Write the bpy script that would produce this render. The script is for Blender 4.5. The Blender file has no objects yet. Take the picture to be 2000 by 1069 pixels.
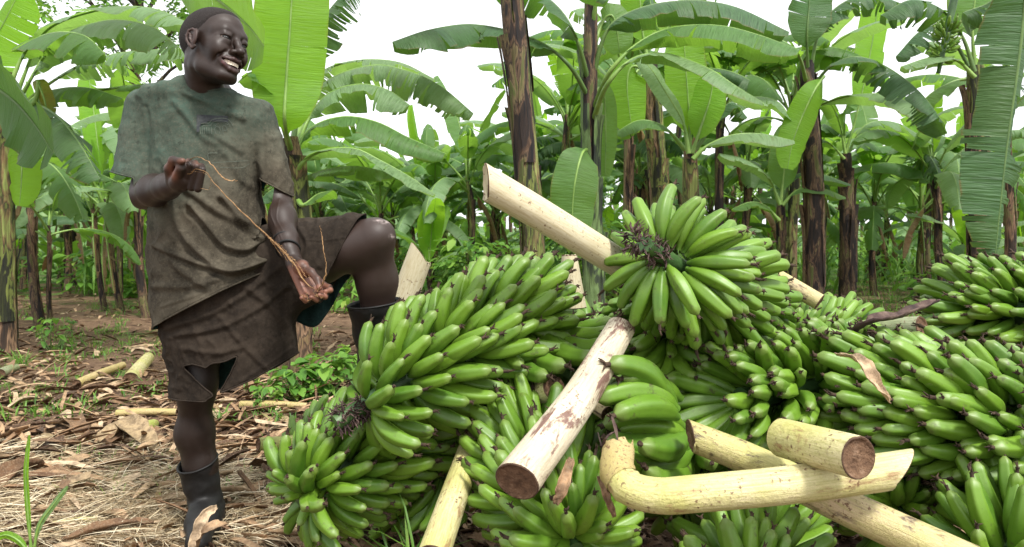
import bpy, bmesh, math, random
import numpy as np
from mathutils import Vector, Matrix, noise
from mathutils.bvhtree import BVHTree
random.seed(7)
RNG = random.Random(11)
SC = bpy.context.scene
COL = SC.collection
F = 1400.0; HX = 1000.0; HY = 470.0; ZC = 0.98

def at(px, py, Y):
    """a point of the place, Y metres in front of the camera"""
    return Vector(((px - HX) / F * Y, Y, ZC - (py - HY) / F * Y))

def gnd(px, py):
    Y = ZC * F / (py - HY)
    return Vector(((px - HX) / F * Y, Y, 0.0))

# ---------------------------------------------------------------- camera
cd = bpy.data.cameras.new('camera'); cam = bpy.data.objects.new('camera', cd); COL.objects.link(cam)
cam.location = (0, 0, ZC); cam.rotation_euler = (math.radians(90), 0, 0)
cd.sensor_width = 36.0; cd.lens = 36.0 * F / 2000.0
cd.shift_y = -(534.5 - HY) / 2000.0
cd.clip_start = 0.05; cd.clip_end = 2000
cd.dof.use_dof = True; cd.dof.focus_distance = 2.1; cd.dof.aperture_fstop = 9.0
SC.camera = cam

# ---------------------------------------------------------------- light
w = bpy.data.worlds.new('World'); SC.world = w; w.use_nodes = True
nt = w.node_tree; nt.nodes.clear()
out = nt.nodes.new('ShaderNodeOutputWorld'); bg = nt.nodes.new('ShaderNodeBackground')
sky = nt.nodes.new('ShaderNodeTexSky'); sky.sky_type = 'NISHITA'; sky.sun_disc = False
SUN_EL, SUN_AZ = math.radians(56), math.radians(148)
sky.sun_elevation = SUN_EL; sky.sun_rotation = SUN_AZ
sky.air_density = 1.0; sky.dust_density = 3.0; sky.ozone_density = 1.0
hs = nt.nodes.new('ShaderNodeHueSaturation'); hs.inputs['Saturation'].default_value = 0.12
mx = nt.nodes.new('ShaderNodeMix'); mx.data_type = 'RGBA'; mx.inputs[0].default_value = 0.6
mx.inputs[7].default_value = (9.6, 9.8, 10.0, 1)
nt.links.new(sky.outputs[0], hs.inputs['Color']); nt.links.new(hs.outputs[0], mx.inputs[6])
nt.links.new(mx.outputs[2], bg.inputs['Color'])
bg.inputs['Strength'].default_value = 0.064
nt.links.new(bg.outputs[0], out.inputs[0])
sd = bpy.data.lights.new('sun', 'SUN'); sun = bpy.data.objects.new('sun', sd); COL.objects.link(sun)
sd.energy = 1.5; sd.angle = math.radians(10); sd.color = (1, .965, .91)
d = Vector((math.sin(SUN_AZ) * math.cos(SUN_EL), math.cos(SUN_AZ) * math.cos(SUN_EL), math.sin(SUN_EL)))
sun.rotation_euler = d.to_track_quat('Z', 'Y').to_euler()
vs = SC.view_settings; SC.display_settings.display_device = 'sRGB'
vs.view_transform = 'Standard'; vs.look = 'None'; vs.gamma = 1; vs.use_curve_mapping = False
vs.exposure = 1.80
SC.cycles.max_bounces = 12; SC.cycles.diffuse_bounces = 8; SC.cycles.transmission_bounces = 10; SC.cycles.transparent_max_bounces = 8
SC.cycles.use_denoising = True

# ---------------------------------------------------------------- materials
class NT:
    def __init__(s, name):
        s.m = bpy.data.materials.new(name); s.m.use_nodes = True
        s.t = s.m.node_tree; s.t.nodes.clear()
        s.out = s.n('ShaderNodeOutputMaterial')
    def n(s, typ, **kw):
        nd = s.t.nodes.new(typ)
        for k, v in kw.items(): setattr(nd, k, v)
        return nd
    def l(s, a, b): s.t.links.new(a, b)
    def val(s, sock, v):
        if hasattr(v, 'bl_idname') or isinstance(v, bpy.types.NodeSocket): s.l(v, sock)
        else: sock.default_value = v
    def coord(s, which='Object', scale=(1, 1, 1)):
        tc = s.n('ShaderNodeTexCoord'); mp = s.n('ShaderNodeMapping'); mp.inputs['Scale'].default_value = scale
        s.l(tc.outputs[which], mp.inputs[0]); return mp.outputs[0]
    def noise(s, vec, scale, detail=4, rough=.6, dist=0.0):
        nd = s.n('ShaderNodeTexNoise'); nd.inputs['Scale'].default_value = scale
        nd.inputs['Detail'].default_value = detail; nd.inputs['Roughness'].default_value = rough
        nd.inputs['Distortion'].default_value = dist
        if vec is not None: s.l(vec, nd.inputs['Vector'])
        return nd.outputs[0]
    def ramp(s, fac, stops, interp='LINEAR'):
        r = s.n('ShaderNodeValToRGB'); r.color_ramp.interpolation = interp
        el = r.color_ramp.elements
        while len(el) > 1: el.remove(el[-1])
        el[0].position = stops[0][0]; el[0].color = col4(stops[0][1])
        for p, c in stops[1:]:
            e = el.new(p); e.color = col4(c)
        s.l(fac, r.inputs[0]); return r.outputs[0]
    def mix(s, fac, a, b, mode='MIX'):
        m = s.n('ShaderNodeMix'); m.data_type = 'RGBA'; m.blend_type = mode
        s.val(m.inputs[0], fac)
        s.val(m.inputs[6], a if isinstance(a, bpy.types.NodeSocket) else col4(a))
        s.val(m.inputs[7], b if isinstance(b, bpy.types.NodeSocket) else col4(b))
        return m.outputs[2]
    def math(s, op, a, b=0.5, c=0.0, clamp=False):
        m = s.n('ShaderNodeMath'); m.operation = op; m.use_clamp = clamp
        s.val(m.inputs[0], a); s.val(m.inputs[1], b); s.val(m.inputs[2], c); return m.outputs[0]
    def bump(s, h, strength=.3, dist=.01, nrm=None):
        b = s.n('ShaderNodeBump'); b.inputs['Strength'].default_value = strength; b.inputs['Distance'].default_value = dist
        s.l(h, b.inputs['Height'])
        if nrm is not None: s.l(nrm, b.inputs['Normal'])
        return b.outputs[0]
    def pr(s, color, rough=.6, nrm=None, spec=.5, **kw):
        p = s.n('ShaderNodeBsdfPrincipled')
        s.val(p.inputs['Base Color'], color if isinstance(color, bpy.types.NodeSocket) else col4(color))
        s.val(p.inputs['Roughness'], rough); s.val(p.inputs['Specular IOR Level'], spec)
        for k, v in kw.items(): s.val(p.inputs[k.replace('_', ' ')], v)
        if nrm is not None: s.l(nrm, p.inputs['Normal'])
        s.p = p
        return p.outputs[0]
    def end(s, sh, disp=None):
        s.l(sh, s.out.inputs[0]); return s.m
def col4(c):
    if isinstance(c, (int, float)): return (c, c, c, 1)
    return (c[0], c[1], c[2], 1) if len(c) == 3 else c

def rnd_out(t):
    """random per object + per loose piece, 0..1"""
    oi = t.n('ShaderNodeObjectInfo'); ge = t.n('ShaderNodeNewGeometry')
    s = t.math('ADD', oi.outputs['Random'], ge.outputs['Random Per Island'])
    return t.math('FRACT', s)

M = {}
def leaf_mat(name, top_a, top_b, trans, tf=.5, dry=0.0):
    t = NT(name)
    uv = t.n('ShaderNodeUVMap'); sp = t.n('ShaderNodeSeparateXYZ'); t.l(uv.outputs[0], sp.inputs[0])
    u, v = sp.outputs[0], sp.outputs[1]
    rnd = rnd_out(t)
    cb = t.n('ShaderNodeCombineXYZ'); t.val(cb.inputs[0], t.math('MULTIPLY', u, 60.0)); t.val(cb.inputs[1], t.math('MULTIPLY', v, 1.2)); t.val(cb.inputs[2], t.math('MULTIPLY', rnd, 30.0))
    vein = t.noise(cb.outputs[0], 1.6, 2, .5)
    ob = t.coord('Object')
    big = t.noise(ob, 3.5, 4, .6)
    c = t.mix(big, top_a, top_b)
    c = t.mix(t.ramp(vein, [(.35, 0), (.7, .6)]), c, tuple(x * 1.7 for x in top_b))
    c = t.mix(t.ramp(vein, [(.28, .6), (.42, 0)]), c, tuple(x * .55 for x in top_a))
    blot = t.math('MULTIPLY', t.ramp(t.noise(ob, 13, 4, .7), [(.63, 0), (.70, .7)]), t.ramp(rnd, [(.4, 0), (.6, 1)])); c = t.mix(blot, c, (.13, .11, .03))
    c = t.mix(t.math('MULTIPLY', rnd, .35), c, (.07, .12, .015))
    edge = t.math('MULTIPLY', t.ramp(t.math('ABSOLUTE', v), [(.93, 0), (1.0, 1)]), t.ramp(t.noise(ob, 9, 3), [(.45, 0), (.6, .9)]))
    c = t.mix(edge, c, (.16, .09, .03))
    h = t.noise(cb.outputs[0], 1.0, 2, .6)
    nrm = t.bump(h, .7, .012)
    if dry > 0:
        dn = t.ramp(t.noise(ob, 5, 5, .65), [(.62 - dry * .4, 0), (.75 - dry * .3, 1)])
        c = t.mix(dn, c, (.20, .11, .04))
    ps = t.pr(c, t.math('MULTIPLY_ADD', vein, .2, .42), nrm, .4)
    tr = t.n('ShaderNodeBsdfTranslucent'); t.l(nrm, tr.inputs['Normal'])
    tc = t.mix(t.ramp(vein, [(.3, 0), (.8, .4)]), trans, tuple(x * .6 for x in trans))
    t.val(tr.inputs[0], tc)
    ms = t.n('ShaderNodeMixShader'); ms.inputs[0].default_value = tf
    t.l(ps, ms.inputs[1]); t.l(tr.outputs[0], ms.inputs[2])
    M[name] = t.end(ms.outputs[0])
leaf_mat('leaf_green', (.045, .115, .032), (.095, .195, .062), (.27, .50, .05), .50)
leaf_mat('leaf_dark', (.022, .066, .026), (.055, .120, .047), (.13, .28, .03), .38)
leaf_mat('leaf_pale', (.100, .190, .085), (.190, .295, .145), (.30, .52, .09), .46)
leaf_mat('leaf_bright', (.10, .26, .02), (.16, .34, .03), (.36, .66, .035), .62)
leaf_mat('leaf_yellowing', (.09, .16, .03), (.20, .22, .03), (.40, .42, .04), .5, .35)
leaf_mat('leaf_dry', (.17, .10, .045), (.26, .17, .09), (.22, .12, .04), .25, .3)

def simple(name, stops, scale, rough=.7, stretch=(1, 1, 1), bump=.4, bd=.01, coord='Object', spec=.4, detail=6, rnd=0.0):
    t = NT(name); c = t.coord(coord, stretch)
    n = t.noise(c, scale, detail, .62)
    if rnd:
        n = t.math('ADD', n, t.math('MULTIPLY_ADD', rnd_out(t), rnd, -rnd / 2))
    col = t.ramp(n, stops)
    M[name] = t.end(t.pr(col, rough, t.bump(t.noise(c, scale * 2.2, 5), bump, bd), spec)); return t
simple('midrib', [(.3, (.10, .20, .03)), (.7, (.22, .34, .08))], 6, .45)
simple('midrib_dark', [(.3, (.06, .12, .03)), (.7, (.12, .20, .05))], 6, .45)

# pseudostem bark: black, brown, straw and green patches drawn out lengthways
def bark(name, stops, scale=3.0):
    t = NT(name); c = t.coord('Object', (5, 5, 1.1)); f = t.coord('Object', (22, 22, .7))
    oi = t.n('ShaderNodeObjectInfo')
    ad = t.n('ShaderNodeVectorMath'); ad.operation = 'ADD'; t.l(c, ad.inputs[0]); 
    sc = t.n('ShaderNodeVectorMath'); sc.operation = 'SCALE'; sc.inputs[0].default_value = (7, 3, 9); t.l(oi.outputs['Random'], sc.inputs[3]); t.l(sc.outputs[0], ad.inputs[1])
    n1 = t.noise(ad.outputs[0], scale * .75, 3.5, .52, .8); n2 = t.noise(f, 3, 5, .7)
    k = t.math('MULTIPLY_ADD', t.math('ADD', t.math('MULTIPLY', n1, .86), t.math('MULTIPLY', n2, .14)), 1.35, -.175)
    col = t.ramp(k, stops)
    col = t.mix(t.ramp(n2, [(.35, .7), (.6, 0)]), col, tuple(x * .45 for x in stops[2][1]))
    M[name] = t.end(t.pr(col, .72, t.bump(t.math('ADD', n2, n1), .7, .02), .3))
bark('bark_dark', [(.36, (.006, .006, .008)), (.475, (.012, .011, .012)), (.51, (.10, .058, .034)), (.53, (.16, .10, .06)), (.57, (.018, .017, .012)), (.61, (.19, .14, .07)), (.68, (.09, .11, .03))])
bark('bark_green', [(.36, (.006, .006, .008)), (.435, (.014, .013, .012)), (.455, (.11, .13, .03)), (.52, (.17, .20, .05)), (.545, (.02, .018, .014)), (.60, (.20, .12, .06)), (.66, (.26, .30, .09))])
bark('bark_brown', [(.34, (.008, .008, .008)), (.42, (.018, .014, .012)), (.45, (.12, .07, .04)), (.51, (.32, .20, .12)), (.56, (.03, .022, .016)), (.60, (.24, .15, .08)), (.66, (.16, .15, .06))])
bark('bark_upper', [(.38, (.010, .012, .014)), (.46, (.03, .04, .03)), (.52, (.12, .18, .06)), (.6, (.17, .26, .10)), (.7, (.10, .16, .05))])

# ---------------------------------------------------------------- mesh helpers
class MB:
    def __init__(s): s.v = []; s.f = []; s.m = []; s.uv = []
    def add(s, verts, faces, mi=0, uvs=None):
        o = len(s.v); s.v += [tuple(p) for p in verts]
        s.f += [tuple(i + o for i in f) for f in faces]
        s.m += [mi] * len(faces) if isinstance(mi, int) else list(mi)
        s.uv += list(uvs) if uvs is not None else [(0, 0)] * len(verts)
    def grid(s, rows, mi=0, closed=False, uvs=None):
        n = len(rows[0]); vs = [p for r in rows for p in r]; fs = []
        for i in range(len(rows) - 1):
            for j in range(n if closed else n - 1):
                k = (j + 1) % n
                fs.append((i * n + j, i * n + k, (i + 1) * n + k, (i + 1) * n + j))
        s.add(vs, fs, mi, uvs)
    def tube(s, pts, rad, sides=8, mi=0, caps=True, flat=1.0, jitter=None):
        """tube along pts, parallel transported frame"""
        pts = [Vector(p) for p in pts]; n = len(pts); rows = []
        T = (pts[1] - pts[0]).normalized()
        a = Vector((0, 0, 1)) if abs(T.z) < .9 else Vector((1, 0, 0))
        N = (a - T * a.dot(T)).normalized()
        for i in range(n):
            T = (pts[min(i + 1, n - 1)] - pts[max(i - 1, 0)]).normalized()
            N = (N - T * N.dot(T)).normalized(); B = T.cross(N)
            r = rad[i] if isinstance(rad, (list, tuple)) else rad
            rows.append([pts[i] + (N * math.cos(t) * flat + B * math.sin(t)) * (r * (jitter(i, t) if jitter else 1)) for t in [2 * math.pi * k / sides for k in range(sides)]])
        s.grid(rows, mi, True)
        if caps:
            for row, ti in ((rows[0], 0), (rows[-1], -1)):
                s.add(row, [tuple(range(sides)) if ti else tuple(reversed(range(sides)))], mi)
    def mesh(s, name, mats, smooth=True):
        me = bpy.data.meshes.new(name); me.from_pydata(s.v, [], s.f)
        for m in mats: me.materials.append(M[m] if isinstance(m, str) else m)
        me.polygons.foreach_set('material_index', s.m)
        me.polygons.foreach_set('use_smooth', [smooth] * len(s.f))
        uvl = me.uv_layers.new(name='UVMap')
        idx = np.empty(len(me.loops), dtype=np.int32); me.loops.foreach_get('vertex_index', idx)
        uvl.data.foreach_set('uv', np.array(s.uv, dtype=np.float32)[idx].ravel())
        me.update(); return me
    def build(s, name, mats, parent=None, smooth=True, loc=None):
        if loc is not None:
            l = Vector(loc); s.v = [tuple(Vector(p) - l) for p in s.v]
        o = link(name, s.mesh(name, mats, smooth), parent)
        if loc is not None: o.location = loc
        return o
def link(name, me, parent=None):
    o = bpy.data.objects.new(name, me); COL.objects.link(o)
    if parent is not None: o.parent = parent
    return o
def tag(o, label=None, cat=None, group=None, kind=None):
    if label: o['label'] = label
    if cat: o['category'] = cat
    if group: o['group'] = group
    if kind: o['kind'] = kind
    return o
def empty(name, loc, label, cat, group=None):
    o = link(name, None); o.location = loc; o.empty_display_size = .1
    return tag(o, label, cat, group)
def catmull(P, n):
    P = [Vector(p) for p in P]; Q = [P[0] * 2 - P[1]] + P + [P[-1] * 2 - P[-2]]
    out = []; m = len(P) - 1
    for k in range(n + 1):
        t = k / n * m; i = min(int(t), m - 1); t -= i
        a, b, c, d = Q[i:i + 4]
        out.append(.5 * ((2 * b) + (c - a) * t + (2 * a - 5 * b + 4 * c - d) * t * t + (3 * b - a - 3 * c + d) * t ** 3))
    return out
def nz(x, y=0, z=0): return noise.noise(Vector((x, y, z)))
def pts(Y, *ps):
    """pixel points at one depth, or (px, py, Y)"""
    return [at(p[0], p[1], p[2] if len(p) > 2 else Y) for p in ps]
# ================================================================ BANANA BUNCHES
t = NT('banana_skin')
ob = t.coord('Object'); rnd = rnd_out(t)
uv = t.n('ShaderNodeUVMap'); sp = t.n('ShaderNodeSeparateXYZ'); t.l(uv.outputs[0], sp.inputs[0])
along, ar = sp.outputs[0], sp.outputs[1]
c = t.mix(rnd, (.050, .128, .008), (.128, .245, .015))
c = t.mix(t.ramp(t.noise(ob, 14, 3), [(.3, 0), (.75, .55)]), c, (.150, .265, .026))
c = t.mix(t.ramp(along, [(.0, .55), (.16, 0)]), c, (.10, .21, .035))
c = t.mix(t.ramp(along, [(.86, 0), (.97, .8)]), c, (.13, .19, .04))
# brown scuffs and freckles
cs = t.n('ShaderNodeVectorMath'); cs.operation = 'SCALE'; cs.inputs[0].default_value = (31, 17, 5); t.l(rnd, cs.inputs[3])
av = t.n('ShaderNodeVectorMath'); av.operation = 'ADD'; t.l(ob, av.inputs[0]); t.l(cs.outputs[0], av.inputs[1])
sc1 = t.noise(av.outputs[0], 28, 6, .75); sc2 = t.noise(av.outputs[0], 240, 2, .5); sc3 = t.noise(av.outputs[0], 9, 2)
c = t.mix(t.math('MULTIPLY', t.ramp(sc1, [(.57, 0), (.66, .8)]), t.ramp(sc3, [(.42, 0), (.58, 1)])), c, (.050, .040, .018))
c = t.mix(t.ramp(sc2, [(.66, 0), (.74, .5)]), c, (.06, .08, .02))
c = t.mix(t.math('MULTIPLY', t.ramp(t.noise(av.outputs[0], 420, 1), [(.72, 0), (.78, .5)]), 1.0), c, (.22, .29, .10))
nrm = t.bump(t.noise(ob, 60, 3), .12, .003)
M['banana_skin'] = t.end(t.pr(c, t.math('MULTIPLY_ADD', sc1, .25, .34), nrm, .5, Subsurface_Weight=.0))
simple('dry_tip', [(.3, (.012, .008, .006)), (.6, (.06, .035, .02)), (.8, (.16, .10, .06))], 60, .9)
simple('stalk_green', [(.3, (.022, .055, .016)), (.55, (.045, .10, .028)), (.75, (.09, .15, .05))], 10, .45, (1, 1, 1))
simple('bract', [(.3, (.02, .012, .012)), (.5, (.06, .035, .03)), (.75, (.16, .11, .085))], 25, .9)

def banana_mesh(name, L, R, bend, seed, tip=1.0, rings=15, sides=20):
    """finger from its pedicel at the origin along +Z, bending towards +X; 5 soft ridges; dry flower end"""
    r = random.Random(seed); mb = MB(); rows = []; uvs = []
    ph = r.uniform(0, 6); ang = 0; p = Vector((0, 0, 0)); prev = 0; Tn = None
    pts = []
    for i in range(rings + 1):
        s = i / rings
        pts.append(s)
    rad = lambda s: (0.30 + 0.10 * math.cos(s * 6) if s < .10 else 0) if False else None
    def rr(s):
        if s < .14: return .36 + .06 * (s / .14) if s < .06 else .42 + .48 * ((s - .06) / .08) ** 1.5 * .55
        if s < .5: return .684 + (1 - .684) * math.sin((s - .14) / .36 * math.pi / 2)
        if s < .84: return 1.0 - .26 * ((s - .5) / .34) ** 1.8
        x = (s - .84) / .16
        return max(.17, .74 * math.sqrt(max(0, 1 - x ** 2.0)) + .17 * x)
    steps = 60; P = [Vector((0, 0, 0))]; A = [0.0]
    for k in range(steps):
        s = (k + .5) / steps
        a = bend * (s ** 1.15) - bend * .28
        P.append(P[-1] + Vector((math.sin(a), 0, math.cos(a))) * (L / steps)); A.append(a)
    for s in pts:
        q = s * steps; i = min(int(q), steps - 1); p = P[i].lerp(P[i + 1], q - i); a = A[min(i + 1, steps)]
        N = Vector((math.cos(a), 0, -math.sin(a))); B = Vector((0, 1, 0)); ra = R * rr(s)
        row = []
        body = min(1, max(0, (s - .1) * 5)) * min(1, max(0, (1.0 - s) * 8))
        for j in range(sides):
            t = 2 * math.pi * j / sides
            rid = 1 + (.25 * (1 - abs(math.sin((5 * t + ph) / 2)) ** .7) - .085) * body + .02 * math.cos(2 * t + ph) + .015 * math.sin(s * 9 + ph + t)
            row.append(p + (N * math.cos(t) + B * math.sin(t) * .97) * ra * rid); uvs.append((s, j / sides))
        rows.append(row)
    mb.grid(rows, 0, True, uvs)
    mb.add([P[0]] + rows[0], [(0, 1 + (j + 1) % sides, 1 + j) for j in range(sides)], 0, [(0, 0)] * (sides + 1))
    # dry flower end
    a = A[-1]; D = Vector((math.sin(a), 0, math.cos(a))); e = P[-1]
    rr0 = R * .20
    tl = .010 * tip
    mb.tube([e - D * .004, e + D * tl * .4, e + D * tl], [rr0 * 1.15, rr0 * .95, rr0 * 1.25], 7, 1)
    for k in range(3 if tip > .5 else 1):
        q = [e + D * tl * .7]; dd = (D + Vector((r.uniform(-1, 1), r.uniform(-1, 1), r.uniform(-1, 1))) * .7).normalized()
        for _ in range(3):
            dd = (dd + Vector((r.uniform(-1, 1), r.uniform(-1, 1), r.uniform(-1, 1))) * .5).normalized(); q.append(q[-1] + dd * .0055 * tip)
        mb.tube(q, [rr0 * .55, rr0 * .5, rr0 * .4, rr0 * .15], 4, 1, False)
    return mb.mesh(name, ['banana_skin', 'dry_tip'])
BAN = []
for k in range(9):
    BAN.append(banana_mesh('banana', .164 + .009 * (k % 3), .0203 + .0010 * ((k * 2) % 3), [.6, .8, 1.0, .7, .9, 1.15, .5, .75, .95][k], k, [1, .7, 1.2, .9, .5, 1, 1.3, .8, 1][k]))
BANDATA = {}
def bandata(me):
    if me.name not in BANDATA:
        co = np.empty(len(me.vertices) * 3, np.float32); me.vertices.foreach_get('co', co)
        BANDATA[me.name] = (co.reshape(-1, 3), [tuple(p.vertices) for p in me.polygons], [p.material_index for p in me.polygons])
        u = np.empty(len(me.loops) * 2, np.float32); me.uv_layers[0].data.foreach_get('uv', u); BANDATA[me.name] += (u,)
    return BANDATA[me.name]
def join_meshes(name, items, mats):
    V = []; Fc = []; MI = []; U = []; o = 0
    for me, mt in items:
        co, fs, mi, u = bandata(me); A = np.array(mt); V.append(co @ A[:3, :3].T + A[:3, 3])
        Fc += [tuple(i + o for i in f) for f in fs]; MI += mi; U.append(u); o += len(co)
    me = bpy.data.meshes.new(name); me.from_pydata(np.concatenate(V).tolist(), [], Fc)
    for m in mats: me.materials.append(M[m])
    me.polygons.foreach_set('material_index', MI); me.polygons.foreach_set('use_smooth', [True] * len(Fc))
    me.uv_layers.new(name='UVMap').data.foreach_set('uv', np.concatenate(U)); return me

BUNCHES = []
def finger_matrix(root, d, toward, tw=0):
    Z = d.normalized(); X = (toward - Z * toward.dot(Z)).normalized(); Y = Z.cross(X)
    m = Matrix(((X.x, Y.x, Z.x, root.x), (X.y, Y.y, Z.y, root.y), (X.z, Y.z, Z.z, root.z), (0, 0, 0, 1)))
    return m @ Matrix.Rotation(tw, 4, 'Z')
def bunch(label, A, B, hands=7, per=15, seed=1, open0=78, open1=42, fs=1.0, core=.030, stalk_ext=.16, tail=.10, bracts=True, most=96, rowgap=.03, hang=0.0, skip=None, arc=250, tailc=None, cap=False):
    """A = distal (flower) end of the fruit, B = thick stalk end. Fingers start on the stalk, spread out and curve towards B."""
    r = random.Random(seed); A = Vector(A); B = Vector(B); ax = (B - A).normalized(); Ln = (B - A).length
    root = empty('banana_bunch', A.lerp(B, .5), label, 'banana bunch', 'bunches of green bananas in the heap')
    c0 = root.location
    u = ax.orthogonal().normalized(); v = ax.cross(u)
    items = []; phi0 = r.uniform(0, 6.28)
    for h in range(hands):
        s = h / max(1, hands - 1); op = math.radians(open0 + (open1 - open0) * s ** .8)
        n = per + (1 if h > hands / 2 else 0); phi0 += 2.35 + r.uniform(-.15, .15)
        for j in range(n):
            row = j % 2
            ph = phi0 + math.radians(arc) * (j / n - .5) + r.uniform(-.05, .05)
            rad = (u * math.cos(ph) + v * math.sin(ph))
            rt = A + ax * (Ln * s + row * rowgap + r.uniform(-.004, .004)) + rad * core * (1 + .35 * math.sin(math.pi * s))
            o2 = op + (-.13 if row else .10) + r.uniform(-.07, .07)
            d = rad * math.sin(o2) + ax * math.cos(o2)
            d += u.cross(rad).cross(rad) * 0 + Vector((0, 0, -hang))
            tang = ax.cross(rad); d = (d + tang * r.uniform(-.09, .09)).normalized()
            toward = (ax + tang * r.uniform(-.25, .25))
            m = finger_matrix(rt, d, toward, r.uniform(-.2, .2)) @ Matrix.Scale(fs * r.uniform(.88, 1.10) * (.86 + .16 * min(1, s * 2.2)), 4)
            if skip and skip(m @ Vector((0, 0, .14))): continue
            me = BAN[r.randrange(len(BAN))]
            mid = m @ Vector((.01, 0, .11)); cv = (Vector((0, 0, ZC)) - mid).normalized()
            items.append((rad.dot(cv) * 1.0 + (1 - s) * .25 * (-ax).dot(cv), me, m))
    if cap:
        for (op, n, back, sc_) in ((112, 11, .015, .95), (138, 8, .03, .85), (163, 4, .045, .8)):
            for j in range(n):
                ph = phi0 + 6.28 * j / n + r.uniform(-.15, .15); rad = u * math.cos(ph) + v * math.sin(ph); o2 = math.radians(op + r.uniform(-6, 6))
                d = (rad * math.sin(o2) + ax * math.cos(o2)).normalized(); m = finger_matrix(A + ax * back + rad * .02, d, rad + ax * .6, r.uniform(-.2, .2)) @ Matrix.Scale(fs * sc_ * r.uniform(.9, 1.05), 4)
                items.append((1.5, BAN[r.randrange(len(BAN))], m))
    items.sort(key=lambda q: -q[0])
    T = Matrix.Translation(-c0)
    for sc_, me, m in items[:most]:
        o = link('banana', me, root); o.matrix_basis = T @ m
    rest = items[most:]
    if rest:
        o = link('banana', join_meshes('bananas_behind', [(me, T @ m) for _, me, m in rest], ['banana_skin', 'dry_tip']), root); o['kind'] = 'stuff'
    # stalk
    mb = MB(); e = B + ax * stalk_ext
    P = [A - ax * tail] + [A.lerp(B, k / 6) for k in range(7)] + [B.lerp(e, .5), e]
    if tailc is not None: P[0] = A - ax * tail * .6 + Vector(tailc)
    P = catmull(P, 26); L = len(P)
    mb.tube([p - c0 for p in P], [(.017 + .016 * (i / L) ** .8) * (1 + .09 * (i % 4 == 0)) * (core / .030) for i in range(L)], 14, 0)
    mb.build('stalk', ['stalk_green'], root)
    if bracts:
        mb = MB()
        for k in range(150):
            q = A - ax * r.uniform(-.005, tail * 1.02); ph = r.uniform(0, 6.28); rad = u * math.cos(ph) + v * math.sin(ph)
            p = q + rad * .018 - c0; pts = [p]; dd = (rad + ax * r.uniform(-.7, .5)).normalized()
            for _ in range(4):
                dd = (dd + Vector((r.uniform(-1, 1), r.uniform(-1, 1), r.uniform(-1, 1))) * .7).normalized(); pts.append(pts[-1] + dd * r.uniform(.005, .011))
            mb.tube(pts, [.0032, .0036, .003, .0022, .0012], 4, 0, False, .5)
        mb.build('dry_flowers', ['bract'], root)
    BUNCHES.append((root, A, B)); return root

def hand_at(label, fingers, Yb=0):
    """a loose hand: list of (root point, tip point, bend point hint, scale)"""
    root = empty('banana_hand', fingers[0][0], label, 'banana hand'); c0 = root.location
    T = Matrix.Translation(-c0)
    for i, (a, b, tw, me, sc) in enumerate(fingers):
        a = Vector(a); b = Vector(b); me = BAN[me]
        co = bandata(me)[0]; tip = Vector(co[15 * 20:16 * 20].mean(axis=0).tolist())
        # rotate so that the chord root->tip matches
        d = (b - a); s = d.length / tip.length
        Z = d.normalized(); tw = Vector(tw); X = (tw - Z * tw.dot(Z)).normalized(); Yv = Z.cross(X)
        W = Matrix(((X.x, Yv.x, Z.x), (X.y, Yv.y, Z.y), (X.z, Yv.z, Z.z)))
        tz = tip.normalized(); tx = (Vector((1, 0, 0)) - tz * tz.x).normalized(); ty = tz.cross(tx)
        Lc = Matrix(((tx.x, ty.x, tz.x), (tx.y, ty.y, tz.y), (tx.z, ty.z, tz.z)))
        m = (W @ Lc.transposed()).to_4x4(); sx = sc
        # widen / narrow the finger without bending its length
        m = Matrix.Translation(a) @ m @ Matrix.Scale(s, 4)
        o = link('banana', me, root); o.matrix_basis = T @ m
    return root

# ---- the heap, bunch by bunch: distal end A, stalk end B
bunch('big green bunch sloping up beside the raised boot, its flower end hanging at lower left', at(715, 790, 1.86), at(1000, 615, 2.12), 9, 20, 3, 80, 48, 1.02, core=.034, stalk_ext=.22, tail=.09)
bunch('topmost green bunch with its fingers fanned round a dry flower stump', at(1292, 500, 1.80), at(1440, 590, 2.20), 8, 21, 8, 92, 46, 1.0, core=.032, tail=.17, tailc=(0.0, -.02, .0))
bunch('dark green bunch lying on the ground at the left front foot of the heap', at(600, 965, 1.92), at(810, 830, 2.14), 9, 20, 5, 88, 48, 1.0, tail=.03, bracts=False, cap=True)
bunch('green bunch in the front under the long pale stem with a brown cut end', at(1118, 1060, 1.66), at(1020, 860, 2.0), 8, 19, 12, 84, 55, 1.02, tail=.02, bracts=False, cap=True)
bunch('green bunch in the middle of the heap behind the short thick log', at(1740, 730, 2.30), at(1455, 780, 1.95), 10, 20, 21, 84, 46, 1.02, tail=.02, bracts=False, stalk_ext=.015)
bunch('largest bright green bunch at the right, behind the slanting end of the bent stem', at(2200, 900, 1.80), at(1735, 775, 1.98), 12, 21, 33, 78, 42, 1.10, core=.050, tail=.02, bracts=False, stalk_ext=.02)
bunch('green bunch at the back right of the heap near the hanging torn leaf', at(2180, 640, 2.55), at(1900, 600, 2.70), 9, 20, 40, 80, 48, 1.04, core=.05, tail=.02, bracts=False, stalk_ext=.02)
bunch('green bunch cut off by the bottom edge below the bent yellow stem', at(1470, 1170, 1.50), at(1480, 1030, 1.9), 6, 19, 44, 90, 60, 1.0, tail=.02, bracts=False, cap=True)
bunch('green bunch in the bottom right corner behind the blackened stem', at(1950, 1150, 1.55), at(2030, 960, 1.8), 6, 18, 51, 90, 70, 1.0, tail=.02, bracts=False, cap=True)
bunch('small green bunch far back between the topmost bunch and the dry leaf', at(1560, 690, 2.5), at(1640, 660, 2.8), 6, 18, 61, 88, 60, .95, tail=.02, bracts=False, cap=True)
bunch('small green bunch lying on the litter behind the dark ground bunch at the left', at(590, 880, 2.65), at(740, 840, 2.9), 6, 18, 66, 80, 55, .95, tail=.02, bracts=False)
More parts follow.
